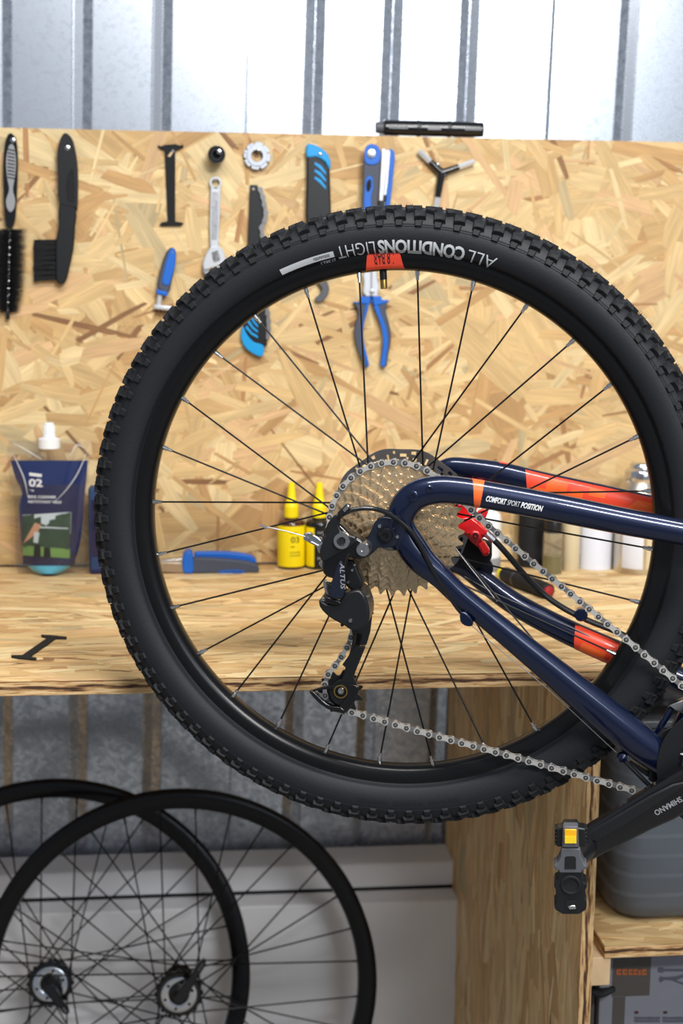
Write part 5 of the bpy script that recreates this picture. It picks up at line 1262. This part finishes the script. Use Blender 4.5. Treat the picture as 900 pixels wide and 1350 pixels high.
# ---- crank set
BB = WL(955, 1010, .05)
def ringt(name, T, z, rin, m):
    mb, rp = sprocket(T, 0, rin); o = mb.build(name, m, bike); o.location = (BB.x, BB.y, z); return o
ringt('chainring', 32, .052, .045, BLK); ringt('chainring', 22, .045, .030, CHAIND)
MB().ring(circ(BB.x, BB.y, .072, 72), circ(BB.x, BB.y, .050, 72), .058, .0605).build('chain_guard', BLK, bike, bevel=.0008)
MB().lathe([(0, -.06), (.021, -.06), (.021, .040), (.016, .045), (.016, .085), (0, .085)], 32, (BB.x, BB.y, 0)).build('bottom_bracket', BLKG, bike)
C5 = lambda pts: crop(700, 1040, 4.5, pts)
arm = bp('crank_arm', C5([(300, 255), (340, 225), (480, 140), (700, 0), (830, -75), (960, -150), (1100, -210), (1180, -170), (1160, -40), (1000, 95), (850, 182), (720, 240), (500, 352), (335, 438), (295, 430), (275, 380), (280, 300)]), .070, .086, BLKG, bike, .005, 0, .084)
bp('arm_ridge', C5([(345, 250), (490, 165), (700, 40), (840, -30), (980, -60), (860, 20), (700, 125), (520, 240), (400, 310), (330, 320), (320, 280)]), .085, .0895, BLK, arm, .003, 0, .088)
pa, pb = WL(898.5, 1053.5, .0868), WL(863.5, 1073, .0868); dxy = pb-pa; nrm = V(dxy.y, -dxy.x, 0).normalized()
upn = WL(880, 1068, .0868)-WL(876, 1060, .0868); sg = 1 if nrm.dot(upn) > 0 else -1
text_on('lettering', 'SHIMANO', LGREY, arm, lambda x, y: pa+dxy*x+nrm*(sg*.0062*(y-.55)), .02)
# pedal, spindle pointing at the viewer
ped = thing('pedal', None, None); ped.parent = bike; ped['label'] = 'black platform pedal with an amber reflector'
zp = .190
pc = lambda n_, pts, z0, z1, m, b=.001, s_=0: bp(n_, C5(pts), z0, z1, m, ped, b, s_, zp)
pc('body', [(165, 485), (305, 485), (310, 555), (330, 565), (330, 590), (318, 600), (325, 640), (316, 650), (330, 690), (325, 720), (285, 745), (185, 745), (142, 718), (135, 690), (150, 680), (143, 650), (150, 640), (145, 600), (135, 580), (140, 555), (160, 545)], .166, .190, BLK, .0015)
pc('end_plate', [(180, 350), (290, 350), (296, 400), (315, 445), (332, 455), (330, 470), (300, 482), (300, 495), (165, 495), (165, 482), (135, 470), (135, 450), (155, 440), (175, 400)], .172, .192, GREY, .0015)
pc('plate_window', [(200, 400), (212, 395), (255, 395), (265, 405), (265, 470), (197, 470)], .1915, .1926, BLKM, .0)
pc('upper_cage', [(150, 245), (190, 240), (190, 220), (275, 220), (280, 240), (325, 245), (325, 355), (150, 355)], .170, .186, BLK, .0015)
pc('reflector_frame', [(188, 218), (278, 218), (284, 345), (182, 345)], .180, .1925, GREY, .0015)
pc('reflector', [(198, 232), (268, 232), (268, 315), (198, 315)], .1915, .1940, AMBER, .0006)
pc('reflector_lower', [(199, 272), (267, 272), (267, 313), (199, 313)], .1938, .1946, mat('amber_bright', (255, 204, 40), .3, noise=.3, nscale=1200), .0)
for i in range(5):
    y = 248+i*23
    pc('grip_tooth', [(140, y), (160, y+2), (160, y+12), (138, y+9)], .172, .184, BLK, .0005); pc('grip_tooth', [(315, y+2), (332, y), (334, y+9), (315, y+12)], .172, .184, BLK, .0005)
c = WL(700+235/4.5, 1040+570/4.5, .190)
MB().lathe([(.0105, -.01), (.0105, .001), (.0095, .0022), (.008, .0022), (.0072, .0008), (0, .0006)], 32, tuple(c)).build('end_cap', BLKM, ped)
pc('lower_window', [(205, 660), (268, 655), (272, 712), (203, 716)], .1895, .1908, BLKM, .0)
pc('nut', [(215, 690), (262, 685), (268, 708), (225, 712)], .1905, .1925, NIP, .001)
MB().tube([WL(776, 1116, .080), WL(757, 1140, .170)], [.010, .0085], 18).build('spindle', BLK, ped)
# ---- seat tube and front derailleur beside the frame's edge
Tube([(880, 1010, .005), (905, 960, .005), (935, 900, .005), (985, 800, .005)], [40, 40, 40, 40]).build('seat_tube', NAVY)
fd = thing('front_derailleur', None, None); fd.parent = bike; fd['label'] = 'black and silver front derailleur'
C6 = lambda pts: crop(780, 900, 6.75, pts)
bp('clamp', C6([(680, 190), (810, 140), (900, 120), (900, 250), (810, 262), (740, 235)]), .030, .042, STEEL, fd, .001, 0)
bp('cage_plate', C6([(560, 480), (620, 430), (700, 390), (790, 370), (900, 360), (900, 620), (700, 640), (660, 760), (560, 900), (500, 860), (520, 720)]), .046, .050, BLK, fd, .001, 0)
bp('link_rod', C6([(690, 200), (740, 235), (600, 455), (545, 450)]), .026, .036, NAVY, fd, .003, 0)
bp('cage_edge', C6([(700, 610), (900, 640), (900, 670), (760, 640), (700, 628)]), .052, .056, STEEL, fd, .001, 0)
bp('mount', C6([(330, 700), (350, 690), (540, 800), (520, 850), (430, 790)]), .040, .046, BLK, fd, .001, 0)
